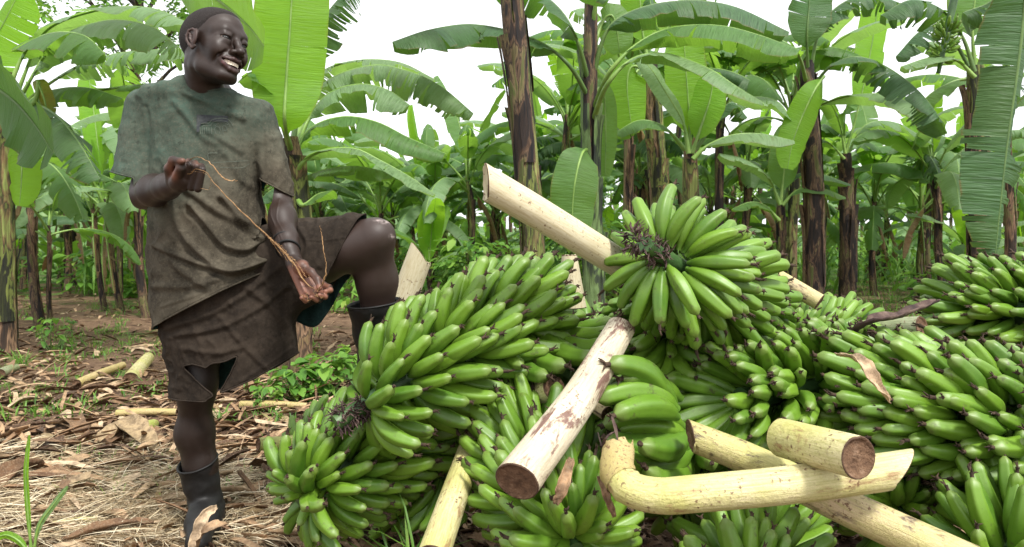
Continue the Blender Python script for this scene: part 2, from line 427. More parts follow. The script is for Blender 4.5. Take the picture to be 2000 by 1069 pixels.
bunch('shaded green bunch squeezed between the ground bunch and the cream stem', at(880, 920, 2.1), at(760, 920, 2.3), 6, 18, 71, 84, 60, 1.0, tail=.02, bracts=False)
bunch('green bunch buried under the topmost bunch with its fingers hanging straight down', at(1310, 690, 2.12), at(1290, 580, 2.25), 5, 18, 75, 105, 80, 1.0, tail=.02, bracts=False, hang=.9)
bunch('half hidden green bunch below the white and purple stem', at(1210, 800, 2.15), at(1150, 700, 2.45), 6, 18, 81, 84, 60, 1.0, tail=.02, bracts=False)
bunch('half hidden green bunch under the crossing stems at lower right', at(1760, 1000, 1.95), at(1700, 850, 2.3), 6, 18, 85, 84, 60, 1.0, tail=.02, bracts=False, cap=True)
bunch('half hidden green bunch under the bent stem elbow', at(1330, 980, 1.95), at(1420, 870, 2.2), 6, 18, 90, 84, 60, 1.0, tail=.02, bracts=False)
bunch('dark green bunch still hanging from its plant high up at the right', at(1838, 118, 6.6), at(1850, 62, 6.6), 5, 12, 95, 92, 60, .62, tail=.12, bracts=False, stalk_ext=.35)
# long curved loose hands
X = Vector
def F_(a, b, tw, me=2, sc=1): return (a, b, tw, me, sc)
Y1 = 1.72
hand_at('loose hand of fat bananas stacked on their sides left of the pinkish stem', [
    F_(at(1300, 800, 1.86), at(1190, 712, Y1), (-1, 0, -1.4), 5), F_(at(1318, 810, 1.88), at(1215, 740, Y1 + .03), (-.3, 0, -1), 5),
    F_(at(1322, 800, 1.84), at(1166, 782, Y1), (0, .2, -1), 2), F_(at(1322, 815, 1.82), at(1200, 812, Y1 - .05), (0, .4, -1), 1),
    F_(at(1335, 850, 1.86), at(1182, 856, Y1), (0, .4, 1), 4), F_(at(1345, 845, 1.80), at(1252, 868, Y1 - .08), (0, .4, 1), 4),
    F_(at(1350, 880, 1.84), at(1208, 885, Y1 - .04), (0, .4, 1), 2), F_(at(1350, 900, 1.86), at(1262, 915, Y1 - .06), (0, .4, 1), 5),
    F_(at(1345, 862, 1.88), at(1196, 842, 1.80), (0, .4, -1), 4), F_(at(1350, 868, 1.84), at(1215, 850, 1.76), (0, .4, 1), 2),
    F_(at(1330, 780, 1.9), at(1185, 760, Y1 + .08), (0, .2, -1), 2), F_(at(1335, 835, 1.9), at(1178, 832, Y1 + .07), (0, .4, -1), 4),
    F_(at(1340, 872, 1.92), at(1180, 872, Y1 + .07), (0, .4, 1), 4), F_(at(1365, 850, 1.9), at(1390, 905, Y1), (0, .4, 1), 4)])
hand_at('loose hand of long curved bananas between the big left bunch and the white stem', [
    F_(at(1030, 640, 2.14), at(1105, 715, 1.92), (1, 0, 1), 5), F_(at(1045, 630, 2.14), at(1160, 695, 1.96), (0, 0, 1), 5),
    F_(at(1050, 635, 2.18), at(1185, 668, 2.02), (0, 0, 1), 5), F_(at(1060, 630, 2.24), at(1195, 645, 2.1), (0, 0, 1), 2),
    F_(at(1010, 660, 2.12), at(1070, 735, 1.92), (1, 0, 1), 5), F_(at(1000, 650, 2.1), at(1020, 715, 1.92), (1, 0, .4), 2),
    F_(at(1060, 620, 2.3), at(1200, 625, 2.16), (0, 0, 1), 2)])
# ================================================================ BANANA PLANTS
def leaf_geo(mb, P, t0, W, hint=(0, 0, 1), fold=(12, 45), tears=.35, seed=1, petr=.020, asym=1.0, curl=0.0, seg=.055, mats=(0, 1), tip=3.4):
    """banana leaf along the midrib P (petiole first, blade from fraction t0). The two halves fold down away from
    the midrib; tears split them into strips that hang by different amounts."""
    r = random.Random(seed); P = [Vector(p) for p in P]
    L = sum((P[i + 1] - P[i]).length for i in range(len(P) - 1))
    if tears > .45: seg *= .72
    n = max(14, int(L / seg)); C = catmull(P, n); hint = Vector(hint); 
    T = [(C[min(i + 1, n)] - C[max(i - 1, 0)]).normalized() for i in range(n + 1)]
    Nn = []
    for i in range(n + 1):
        q = hint - T[i] * hint.dot(T[i])
        if q.length < .15 and Nn: q = Nn[-1] - T[i] * Nn[-1].dot(T[i])
        q.normalize()
        if Nn: q = (q * .5 + Nn[-1] * .5).normalized()
        Nn.append(q)
    b0 = int(n * t0); nb = n - b0
    sx = r.uniform(0, 99)
    def width(s): return W / 2 * max(0.0, 1 - abs(2 * s - 1 - .06) ** (tip if s > .5 else 3.0)) ** .62 if 0 < s < 1 else 0.0
    m = 5
    for side in (-1, 1):
        i = 0
        while i < nb:
            # strip length in segments
            if r.random() < tears: k = r.choice([1, 1, 1, 2])
            else: k = r.choice([3, 5, 7, 9]) if tears > .05 else 14
            k = min(k, nb - i); a, b = i, i + k
            rz = r.uniform(-1, 1) * .012; dl = r.gauss(0, .16 + .6 * tears); dh = abs(r.gauss(0, .30)) * tears * 2.2
            gap = r.uniform(.08, .45) * (1 if tears > .05 else .25); ln = 1 - (r.random() ** 2) * .32 * min(1, tears * 2)
            rows = []; uvs = []
            for q in range(a, b + 1):
                s = q / nb; idx = b0 + q; S = T[idx].cross(Nn[idx]).normalized() * side
                w = width(min(max(s, .004), .996)) * (asym if side < 0 else 1.0) * ln
                f0 = math.radians(fold[0]); f1 = math.radians(fold[0] + (fold[1] - fold[0]) * min(1, s * 1.3))
                wav = nz(s * 6 + sx, side * 3.3) * .35 + nz(s * 17 + sx, side * 5.3) * .12
                p = C[idx] + S * petr * .32 * (1 - .88 * s); row = [p]; cor = rz * (q - a) * .0 + (.5 - random.Random(idx * 7 + seed).random()) * .030 * W; uv = [(s * L, .02 * side)]
                u = (q - a) / max(1, k)
                for j in range(1, m + 1):
                    v = j / m; an = f0 + (f1 - f0 + dh) * v ** .9 + wav * v + dl * v * v * .5 + curl * v
                    st = S * math.cos(an) - Nn[idx] * math.sin(an)
                    sweep = .16 * v + gap * (.5 - u) * v * (1 if k < 12 else .1)
                    p = p + (st + T[idx] * sweep * .35) * (w / m); row.append(p + Nn[idx] * cor * math.sin(v * 2.2)); uv.append((s * L, v * side))
                rows.append(row); uvs += uv
            if side > 0: mb.grid(rows, mats[0], False, uvs)
            else: mb.grid([list(reversed(x)) for x in rows], mats[0], False, [z for w_ in range(len(rows)) for z in reversed(uvs[w_ * (m + 1):(w_ + 1) * (m + 1)])])
            i = b
    # petiole and midrib
    rad = [petr * (1.25 - .45 * min(1, i / max(1, b0))) if i < b0 else petr * .72 * (1 - .85 * (i - b0) / nb) for i in range(n + 1)]
    mb.tube([C[i] - Nn[i] * rad[i] * .35 for i in range(n + 1)], rad, 6, mats[1], True)

LM = {'g': 'leaf_green', 'd': 'leaf_dark', 'p': 'leaf_pale', 'b': 'leaf_bright', 'y': 'leaf_yellowing', 'x': 'leaf_dry'}
def arc_pts(L, e0, e1, pw=1.4, side=0.0, n=10):
    p = Vector((0, 0, 0)); out = [p.copy()]
    for i in range(n):
        s = (i + .5) / n; e = math.radians(e0 + (e1 - e0) * s ** pw); a = side * s * s
        p = p + Vector((math.cos(e) * math.cos(a), math.cos(e) * math.sin(a), math.sin(e))) * (L / n); out.append(p.copy())
    return out
POOL = {}
def pool(kind, k, specs):
    POOL.setdefault(kind, [])
    for i, (L, e0, e1, W, fold, tears, mk) in enumerate(specs):
        mb = MB(); leaf_geo(mb, arc_pts(L, e0, e1, 1.3, RNG.uniform(-.25, .25)), .20, W, (0, 0, 1) if e0 < 78 else (-1, 0, .2), fold, tears, k * 100 + i, .02, seg=.07)
        POOL[kind].append(mb.mesh('leaf', [LM[mk], 'midrib']))
pool('up', 1, [(2.0, 86, 78, .38, (40, 25), .10, 'b'), (1.9, 84, 50, .46, (25, 25), .3, 'g'), (2.1, 80, 50, .5, (10, 10), .15, 'g'), (1.6, 88, 84, .3, (50, 60), .02, 'b'), (2.0, 80, 40, .46, (20, 35), .7, 'b')])
pool('arch', 2, [(2.3, 68, -25, .52, (10, 55), .8, 'g'), (2.4, 60, -35, .55, (15, 60), .5, 'g'), (2.1, 64, -15, .5, (10, 40), .35, 'p'), (2.4, 55, -50, .55, (20, 60), .9, 'd'),
                 (2.2, 62, -20, .5, (10, 45), .15, 'p'), (2.0, 50, -40, .48, (10, 55), .7, 'g'), (2.3, 70, -30, .55, (10, 50), .2, 'g'), (2.2, 58, -30, .5, (15, 60), .95, 'p')])
pool('low', 3, [(2.1, 35, -65, .5, (15, 60), .8, 'd'), (2.0, 20, -75, .46, (20, 65), .6, 'g'), (2.1, 30, -70, .5, (10, 55), .4, 'p'), (1.9, 40, -55, .5, (10, 55), .2, 'g')])
pool('dead', 4, [(1.4, -50, -89, .26, (60, 80), .9, 'x'), (1.2, -60, -92, .2, (50, 88), .9, 'x'), (1.6, -35, -88, .3, (55, 80), .7, 'x')])

BARKS = ['bark_dark', 'bark_green', 'bark_brown']
def trunk_geo(P, r0, r1, seed):
    r = random.Random(seed); mb = MB(); C = catmull(P, 30); L = len(C) - 1
    def jit(i, t): return 1 + .05 * math.sin(2 * t + seed + i * .05) + .07 * nz(math.cos(t) * 1.5 + seed, math.sin(t) * 1.5, i * .12) + (.04 if (i * 7 + int(t * 1.3)) % 5 == 0 else 0)
    rad = [(r0 + (r1 - r0) * (i / L)) * (1.18 if i == 0 else 1.08 if i == 1 else 1) for i in range(L + 1)]
    mb.tube(C, rad, 18, 0, True, jitter=jit)
    # overlapping sheaths: long strips proud of the stem, some peeling
    for k in range(11):
        a = r.uniform(0, 6.28); i0 = r.randrange(0, L - 8); ln = r.randrange(5, min(18, L - i0 - 1)); wd = r.uniform(.35, .8); pe = r.random() < .45
        rows = []
        for q in range(ln + 1):
            i = i0 + q; row = []
            for w_ in (-1, -.5, 0, .5, 1):
                t = a + w_ * wd * (1 - .5 * abs(q / ln - .5))
                off = rad[i] * 1.07 + .006 + (.05 * (q / ln) ** 4 if pe else 0) + .004 * r.random()
                row.append(C[i] + Vector((math.cos(t), math.sin(t), 0)) * off)
            rows.append(row)
        mb.grid(rows, 1)
    return mb
TR = []
for k in range(6):
    mb = trunk_geo([(0, 0, -.05), (.03 * (k - 2), .02, .8), (.05 * (k % 3), -.03 * (k % 2), 1.6), (.0, 0, 2.2)], (.080, .070, .088)[k % 3], .050, k)
    TR.append(mb.mesh('pseudostem', [BARKS[k % 3], BARKS[(k + 2) % 3]]))
ntrunk = [0]
def generic_plant(x, Y, h, label, seed, nl=10, lean=(0, 0), az0=0, group='banana plants further back in the grove', kinds=None, up=2, scl=1.0):
    r = random.Random(seed)
    root = empty('banana_plant', (x, Y, 0), label, 'banana plant', group)
    root.rotation_euler = (lean[1], lean[0], r.uniform(0, 6.28) if lean == (0, 0) else 0)
    tr = link('pseudostem', TR[seed % 6], root); tw_ = scl * min(.85, h / 2.5); tr.scale = (tw_, tw_, h / 2.2)
    for i in range(nl):
        kd = 'up' if i < up - (seed % 2) else ('arch' if i < nl - 2 else 'low')
        me = r.choice(POOL[kd]); o = link('leaf', me, root)
        az = az0 + i * 2.4 + r.uniform(-.3, .3); s = scl * r.uniform(.75, 1.08) * (.72 if kd == 'up' and i == 0 else 1)
        o.location = (0, 0, h - .06 * i * .6); o.rotation_euler = (r.uniform(-.12, .12), r.uniform(-.12, .12), az); o.scale = (s, s, s)
    for i in range(r.choice([1, 2, 2])):
        o = link('dead_leaf', r.choice(POOL['dead']), root); o.location = (0, 0, h * r.uniform(.8, .97)); o.rotation_euler = (0, 0, r.uniform(0, 6.28)); s = r.uniform(.5, .9); o.scale = (s, s, s)
    return root

GN = 'banana plants of the grove nearest the heap'
def hero_plant(label, base, trunk, r0, r1, bark, leaves, seed):
    base = Vector(base); root = empty('banana_plant', base, label, 'banana plant', GN)
    if trunk:
        mb = trunk_geo([Vector(p) - base for p in trunk], r0, r1, seed); mb.build('pseudostem', list(bark), root)
    for k, lf in enumerate(leaves):
        P, W, mk, kw = lf; mb = MB(); kw = dict(kw); t0 = kw.pop('t0', .2)
        leaf_geo(mb, [Vector(p) - base for p in P], t0, W, seed=seed * 50 + k, **kw)
        mb.build('leaf', [LM[mk], 'midrib' if mk != 'd' else 'midrib_dark'], root)
    return root
FR = (0, -1, .15)      # blade turned to the camera
hero_plant('banana plant at the left edge with a brown stump-like stem and big arching leaves overhead', gnd(12, 690),
    pts(6.2, (8, 700), (4, 560), (2, 400), (-4, 250), (6, 140)), .098, .075, ('bark_brown', 'bark_green'), [
    (pts(6.2, (15, 240), (45, 150), (90, 60), (190, 20, 5.9), (290, 15, 5.7), (370, 45, 5.5)), .50, 'p', dict(t0=.22, fold=(10, 40), tears=.35)),
    (pts(6.0, (15, 240), (50, 170), (110, 80), (200, 42, 5.5), (290, 50, 5.3), (350, 92, 5.2)), .50, 'p', dict(t0=.24, fold=(20, 62), tears=.85)),
    (pts(5.8, (10, 230), (25, 150), (60, 85), (110, 64, 5.4), (165, 70, 5.2), (205, 105, 5.1)), .52, 'g', dict(t0=.28, fold=(25, 60), tears=.6)),
    (pts(6.4, (20, 240), (60, 190), (150, 130), (230, 105, 6.4), (310, 97, 6.2), (385, 96, 6.1)), .46, 'p', dict(t0=.3, fold=(20, 70), tears=.9)),
    (pts(6.2, (15, 250), (60, 195), (110, 175), (170, 172, 6.0), (240, 192, 5.9)), .42, 'g', dict(t0=.2, fold=(20, 65), tears=.7)),
    (pts(6.0, (15, 250), (60, 205), (110, 225, 5.6), (155, 280, 5.4), (195, 350, 5.3)), .46, 'd', dict(t0=.2, fold=(20, 60), tears=.9)),
    (pts(6.4, (15, 250), (100, 200), (200, 175), (300, 165), (400, 175)), .42, 'g', dict(t0=.4, fold=(10, 35), tears=.3)),
    (pts(6.2, (0, 240), (-20, 180), (-20, 100), (10, 40), (40, -20)), .5, 'b', dict(t0=.2, hint=FR, tears=.1)),
    (pts(5.9, (40, 215), (66, 200), (74, 165), (72, 158), (88, 200), (92, 235)), .16, 'y', dict(t0=.5, hint=FR, fold=(20, 50), tears=.2)),
    (pts(6.1, (20, 270), (40, 310), (42, 350), (38, 402)), .30, 'b', dict(t0=.1, hint=FR, fold=(10, 20), tears=.05)),
    ], 1)
hero_plant('leaf tip of a banana plant just outside the left edge, dark and broad', at(-260, 690, 4.2) * Vector((1, 1, 0)) if False else Vector((-3.9, 4.3, 0)),
    [(-3.9, 4.3, 0), (-3.88, 4.3, .9), (-3.85, 4.3, 1.7), (-3.8, 4.3, 2.2)], .11, .08, ('bark_dark', 'bark_brown'), [
    ([(-3.8, 4.3, 2.1), at(-180, 100, 4.2), at(-60, 140, 4.0), at(20, 190, 3.9), at(70, 245, 3.85), at(104, 300, 3.8)], .52, 'd', dict(t0=.3, hint=(.1, .8, .6), fold=(5, 12), tears=.08)),
    ([(-3.8, 4.3, 2.1), (-4.2, 4.6, 2.9), (-4.8, 4.9, 3.1), (-5.4, 5.1, 2.7)], .5, 'g', dict(tears=.5))], 2)
hero_plant('banana plant behind the man with one huge bright upright leaf', Vector(at(585, 640, 5.3).xy.to_3d()),
    [at(588, 470, 5.3) * Vector((1, 1, 0)), at(590, 560, 5.3), at(588, 440, 5.3), at(578, 330, 5.3), at(566, 270, 5.3)], .085, .06, ('bark_brown', 'bark_green'), [
    (pts(4.9, (568, 300, 5.3), (556, 240), (559, 160), (566, 60), (572, -40), (578, -160)), .50, 'b', dict(t0=.13, hint=(.1, -1, .1), fold=(8, 4), tears=0)),
    (pts(6.0, (572, 300, 5.3), (600, 210), (645, 155), (730, 128), (805, 142), (865, 172), (925, 222)), .56, 'p', dict(t0=.17, fold=(18, 62), tears=.8)),
    (pts(6.6, (572, 300, 5.3), (590, 200), (630, 140), (700, 118), (780, 122), (850, 155)), .5, 'p', dict(t0=.2, fold=(10, 40), tears=.5)),
    (pts(5.6, (574, 310, 5.3), (598, 240), (640, 185), (700, 165), (755, 175), (800, 205)), .5, 'p', dict(t0=.2, fold=(20, 60), tears=.55)),
    (pts(5.4, (574, 320, 5.3), (590, 270), (625, 240), (680, 228), (740, 240), (800, 270), (870, 300)), .42, 'g', dict(t0=.14, fold=(15, 50), tears=.4)),
    (pts(5.2, (576, 345, 5.3), (590, 318), (625, 295), (690, 290), (740, 312), (800, 345), (850, 380)), .34, 'p', dict(t0=.2, fold=(10, 28), tears=.1)),
    (pts(5.5, (576, 360, 5.3), (600, 345), (640, 330), (700, 325), (770, 340)), .36, 'g', dict(t0=.2, fold=(15, 45), tears=.2)),
    (pts(5.1, (578, 380, 5.3), (592, 400), (620, 380), (650, 372, 5.0)), .2, 'g', dict(t0=.4, fold=(20, 40), tears=.1)),
    (pts(5.0, (568, 290, 5.3), (545, 220), (520, 160), (495, 140), (465, 160)), .34, 'g', dict(t0=.3, fold=(10, 40), tears=.1)),
    (pts(5.8, (570, 290, 5.3), (590, 160), (620, 60), (660, 0), (690, -20)), .5, 'd', dict(t0=.3, fold=(20, 60), tears=.9)),
    ], 3)
hero_plant('banana plant whose leaf hangs behind the head of the man', Vector((-1.9, 4.6, 0)),
    [(-1.9, 4.6, 0), (-1.92, 4.6, .8), (-1.95, 4.55, 1.7), (-1.95, 4.5, 2.55)], .085, .06, ('bark_dark', 'bark_green'), [
    ([(-1.95, 4.5, 2.5), at(300, -180, 4.2), at(345, -90, 3.8), at(400, -25, 3.6), at(455, 22, 3.5), at(490, 55, 3.45), at(516, 90, 3.4)], .52, 'g', dict(t0=.2, hint=(.35, .6, .55), fold=(4, 10), tears=.04)),
    ([(-1.95, 4.5, 2.5), (-2.2, 4.7, 3.2), (-2.8, 5.0, 3.4), (-3.4, 5.2, 3.1)], .5, 'g', dict(tears=.5)),
    ([(-1.95, 4.5, 2.5), (-1.7, 4.9, 3.3), (-1.5, 5.5, 3.9), (-1.3, 6.2, 4.0)], .5, 'g', dict(tears=.5))], 4)
hero_plant('tall bare stem rising out of the picture behind the long pale cut stem', Vector(at(1046, 0, 5.0).xy.to_3d()),
    [Vector((.17, 5, 0)), at(1043, 480, 5), at(1030, 320, 5), at(1016, 150, 5), at(1002, 0, 5), at(990, -180, 5)], .088, .072, ('bark_green', 'bark_dark'), [
    (pts(5, (990, -170), (1010, -140), (1060, -110), (1130, -60), (1190, 0)), .5, 'd', dict(tears=.6)),
    (pts(5, (990, -170), (960, -260), (920, -320), (860, -340), (800, -300)), .5, 'g', dict(tears=.6)),
    (pts(5.2, (990, -170), (1030, -200), (1090, -240), (1170, -250), (1250, -200)), .5, 'g', dict(tears=.6))], 5)
hero_plant('banana plant with a black stem and long dark leaves over the heap', Vector(at(1160, 0, 6.3).xy.to_3d()),
    [Vector((.72, 6.3, 0)), at(1160, 560, 6.3), at(1156, 400, 6.3), at(1152, 250, 6.3), at(1153, 120, 6.3), at(1154, 0, 6.3)], .088, .055, ('bark_dark', 'bark_upper'), [
    (pts(6.1, (1150, 190, 6.3), (1115, 130), (1065, 88), (1000, 62), (920, 48), (840, 58, 5.6), (766, 82, 5.5)), .50, 'd', dict(t0=.27, fold=(28, 50), tears=.22)),
    (pts(6.1, (1150, 160, 6.3), (1128, 80), (1095, 20), (1040, -20), (960, -30)), .56, 'd', dict(t0=.25, fold=(15, 40), tears=.3)),
    (pts(6.0, (1158, 215, 6.3), (1190, 140), (1245, 85), (1310, 55), (1400, 50, 5.8), (1480, 68, 5.7), (1562, 98, 5.6)), .50, 'g', dict(t0=.27, fold=(20, 55), tears=.35)),
    (pts(5.9, (1158, 235, 6.3), (1185, 165), (1235, 115), (1300, 105), (1380, 132, 5.7), (1440, 170, 5.6), (1498, 205, 5.6)), .36, 'p', dict(t0=.27, fold=(12, 38), tears=.1)),
    (pts(6.2, (1156, 150, 6.3), (1185, 60), (1240, 20), (1330, 2), (1430, 12), (1540, 62)), .56, 'd', dict(t0=.2, fold=(20, 55), tears=.35)),
    (pts(6.2, (1155, 60, 6.3), (1165, 0), (1172, -60), (1180, -160)), .4, 'b', dict(t0=.4, hint=FR, tears=.1)),
    (pts(6.1, (1150, 290, 6.3), (1137, 300), (1124, 350, 6.0), (1118, 410, 6.0), (1120, 465, 6.0)), .40, 'g', dict(t0=.15, hint=FR, fold=(10, 20), tears=.05)),
    (pts(6.5, (1158, 180, 6.3), (1178, 175), (1183, 250), (1182, 345)), .22, 'g', dict(t0=.1, hint=FR, fold=(10, 20), tears=.05)),
    (pts(6.4, (1156, 110, 6.3), (1175, 45), (1195, 30), (1205, 60), (1210, 105)), .32, 'g', dict(t0=.3, hint=FR, fold=(10, 20), tears=.05)),
    ], 6)
hero_plant('brown papery banana stem behind the topmost bunch', Vector(at(1292, 0, 7.6).xy.to_3d()),
    [Vector((1.6, 7.6, 0)), at(1290, 480, 7.6), at(1284, 330, 7.6), at(1274, 200, 7.6), at(1268, 120, 7.6)], .10, .075, ('bark_brown', 'bark_green'), [
    (pts(7.6, (1268, 130), (1255, 60), (1250, 0), (1240, -60)), .45, 'b', dict(t0=.25, hint=FR, tears=.1)),
    (pts(7.6, (1268, 130), (1300, 60), (1340, 30), (1400, 40), (1450, 90)), .45, 'g', dict(t0=.25, tears=.3)),
    (pts(7.4, (1268, 140), (1235, 130), (1225, 170), (1235, 260)), .42, 'b', dict(t0=.3, hint=FR, fold=(10, 20), tears=.05)),
    (pts(7.8, (1268, 140), (1240, 90), (1180, 90), (1120, 140)), .42, 'g', dict(t0=.3, tears=.3))], 7)
hero_plant('young banana plant with a fan of upright bright leaves above the topmost bunch', Vector(at(1350, 0, 6.8).xy.to_3d()),
    [Vector((1.7, 6.8, 0)), at(1350, 500, 6.8), at(1350, 380, 6.8), at(1348, 295, 6.8)], .09, .06, ('bark_brown', 'bark_green'), [
    (pts(6.9, (1348, 300), (1346, 220), (1340, 140), (1335, 60)), .42, 'b', dict(t0=.15, hint=FR, fold=(10, 5), tears=.05)),
    (pts(6.7, (1352, 300), (1372, 240), (1388, 190), (1395, 140)), .34, 'b', dict(t0=.2, hint=FR, fold=(20, 20), tears=.05)),
    (pts(6.6, (1346, 300), (1335, 240), (1300, 180), (1268, 130), (1245, 115)), .28, 'p', dict(t0=.25, hint=(.2, -.6, .6), fold=(10, 10), tears=.05)),
    (pts(6.5, (1352, 310), (1380, 285), (1430, 264), (1490, 262), (1550, 275)), .38, 'p', dict(t0=.25, fold=(18, 40), tears=.25)),
    (pts(6.9, (1352, 300), (1400, 230), (1430, 200), (1460, 230)), .34, 'd', dict(t0=.25, fold=(20, 60), tears=.5)),
    (pts(7.1, (1346, 300), (1300, 250), (1250, 235), (1200, 260)), .34, 'g', dict(t0=.25, fold=(20, 50), tears=.3))], 8)
hero_plant('banana plant with a shaggy dark stem and a bright leaf hanging down', Vector(at(1592, 0, 8).xy.to_3d()),
    [Vector((3.38, 8, 0)), at(1590, 540, 8), at(1590, 400, 8), at(1586, 280, 8), at(1578, 170, 8), at(1576, 120, 8)], .115, .07, ('bark_dark', 'bark_brown'), [
    (pts(7.5, (1582, 180, 8), (1610, 150, 7.8), (1592, 175), (1566, 230), (1548, 280), (1538, 330)), .32, 'b', dict(t0=.3, hint=FR, fold=(8, 15), tears=.05)),
    (pts(7.4, (1582, 180, 8), (1615, 135, 7.8), (1665, 112), (1720, 125), (1780, 165, 7.1), (1825, 215, 7), (1848, 262, 7)), .62, 'd', dict(t0=.2, fold=(15, 45), tears=.75)),
    (pts(7.8, (1578, 150, 8), (1576, 70), (1580, 10), (1585, -70)), .5, 'd', dict(t0=.25, hint=(0, .6, .5), fold=(10, 20), tears=.1)),
    (pts(7.4, (1575, 160, 8), (1555, 100), (1500, 70), (1430, 62), (1360, 85)), .46, 'g', dict(t0=.2, fold=(20, 50), tears=.4)),
    (pts(7.9, (1580, 150, 8), (1600, 60), (1640, 10), (1700, -10), (1770, 10)), .5, 'd', dict(t0=.2, fold=(20, 55), tears=.8)),
    (pts(7.6, (1575, 175, 8), (1555, 240), (1520, 200), (1470, 190), (1420, 215)), .36, 'p', dict(t0=.3, fold=(20, 40), tears=.2))], 9)
hero_plant('thin dark-stemmed banana plant with a tall bright leaf standing above it', gnd(1655, 602),
    [gnd(1655, 602), at(1656, 500, 10.4), at(1655, 400, 10.4), at(1652, 300, 10.4)], .125, .08, ('bark_dark', 'bark_dark'), [
    (pts(10.2, (1652, 300), (1672, 230), (1695, 130), (1712, 30), (1722, -60)), .44, 'b', dict(t0=.3, hint=FR, fold=(8, 10), tears=.03)),
    (pts(10, (1652, 300), (1640, 240), (1620, 200), (1590, 190)), .4, 'g', dict(tears=.4)),
    (pts(10.4, (1652, 305), (1690, 245), (1750, 240), (1820, 280)), .5, 'p', dict(tears=.4)),
    (pts(10, (1650, 310), (1620, 280), (1580, 270), (1530, 300)), .44, 'g', dict(tears=.4)),
    (pts(10.8, (1652, 300), (1650, 240), (1660, 190), (1700, 160)), .44, 'g', dict(tears=.4))], 10)
hero_plant('small banana plant with a slim black stem right of the topmost bunch', Vector(at(1528, 0, 8.2).xy.to_3d()),
    [Vector((3.15, 8.2, 0)), at(1531, 520, 8.2), at(1527, 450, 8.2), at(1525, 395, 8.2)], .07, .045, ('bark_dark', 'bark_green'), [
    (pts(8.0, (1525, 400), (1530, 350), (1536, 300), (1545, 240)), .36, 'g', dict(t0=.2, hint=FR, fold=(15, 15), tears=.05)),
    (pts(7.8, (1523, 430), (1495, 402), (1465, 395), (1430, 408)), .28, 'g', dict(t0=.2, tears=.1)),
    (pts(7.8, (1525, 400), (1500, 345), (1455, 312), (1405, 300)), .34, 'p', dict(t0=.2, tears=.1)),
    (pts(8.0, (1527, 400), (1560, 370), (1610, 370), (1650, 385)), .30, 'g', dict(t0=.2, tears=.1)),
    (pts(8.2, (1526, 395), (1550, 345), (1600, 340), (1660, 360)), .30, 'd', dict(t0=.2, tears=.1))], 11)
hero_plant('thick yellow-brown banana stem near the right edge of the grove', Vector(at(1915, 0, 7).xy.to_3d()),
    [Vector((4.6, 7, 0)), at(1918, 540, 7), at(1914, 420, 7), at(1908, 270, 7), at(1905, 130, 7)], .13, .075, ('bark_green', 'bark_brown'), [
    (pts(6.8, (1905, 140), (1880, 70), (1840, 20), (1780, 0), (1720, 30)), .6, 'd', dict(t0=.25, fold=(15, 50), tears=.7)),
    (pts(6.6, (1905, 150), (1870, 118), (1820, 112), (1760, 130)), .34, 'p', dict(t0=.25, tears=.2)),
    (pts(7, (1906, 140), (1940, 80), (1990, 40), (2060, 40)), .5, 'd', dict(t0=.25, tears=.5)),
    (pts(7, (1905, 130), (1900, 50), (1910, -30), (1930, -100)), .5, 'g', dict(t0=.25, hint=FR, tears=.2)),
    (pts(7.3, (1904, 150), (1860, 160), (1810, 190), (1780, 240)), .4, 'g', dict(t0=.25, tears=.5)),
    (pts(7.3, (1904, 150), (1850, 60), (1800, 60), (1750, 110)), .5, 'd', dict(t0=.25, tears=.8))], 12)
hero_plant('banana plant at the right edge with a torn dark leaf hanging in front', Vector((3.3, 4.2, 0)),
    [(3.3, 4.2, 0), (3.28, 4.2, .9), (3.2, 4.2, 1.7), (3.1, 4.15, 2.5)], .11, .08, ('bark_dark', 'bark_brown'), [
    (pts(3.8, (2020, -140, 4.1), (2008, -60), (1999, 40), (1986, 150), (1969, 270), (1955, 390), (1944, 500)), .46, 'd', dict(t0=.12, hint=(.25, -1, .1), fold=(10, 40), tears=.75)),
    ([(3.1, 4.15, 2.45), (3.5, 4.0, 3.1), (4.1, 3.8, 3.2), (4.6, 3.7, 2.7)], .5, 'g', dict(tears=.5)),
    ([(3.1, 4.15, 2.45), (3.2, 4.6, 3.2), (3.3, 5.2, 3.5), (3.5, 5.9, 3.1)], .5, 'g', dict(tears=.5)),
    (pts(4.4, (2010, -140, 4.1), (1990, -60), (1940, 0), (1880, 25)), .46, 'd', dict(t0=.3, tears=.7))], 13)
# trunks one can tell apart on the left
def place(label, px, py, h, seed, lean=(0, 0), nl=9, scl=1.0, up=2, az0=0.0):
    g = gnd(px, py); return generic_plant(g.x, g.y, h, label, seed, nl, lean, az0, GN, None, up, scl)
place('thick black-stemmed banana plant at the left, the nearer of a touching pair', 78, 642, 1.75, 12, (-.08, 0), 7, .95, 1)
place('slimmer black stem touching the thick one at the left', 99, 641, 1.15, 18, (.0, .03), 5, .7, 1)
place('black stem leaning left just behind the pair at the left', 238, 614, 1.55, 24, (-.16, 0), 7, .85)
place('dark brown stem left of the arm of the man, its foot in the grass', 286, 624, 1.70, 30, (-.09, 0), 8, .95, 1)
place('slim dark stem in the left background leaning left', 205, 608, 1.5, 36, (-.12, 0), 7, .8)
place('banana plant with upright torn leaves in the middle distance right of the knee', 930, 590, 2.0, 13, (-.07, 0), 8, .95, 3)
place('banana plant with several thin stems right of the raised knee', 845, 585, 1.6, 42, (.03, 0), 8, .8, 2)
place('slim banana plant behind the raised knee of the man', 760, 580, 1.5, 48, (.04, 0), 8, .85, 2)
place('brown-stemmed banana plant between the two tall stems', 1243, 585, 2.1, 54, (.05, 0), 8, .95, 2)
place('banana plant behind the right side of the topmost bunch', 1455, 590, 2.2, 60, (.02, 0), 9, .95, 2)
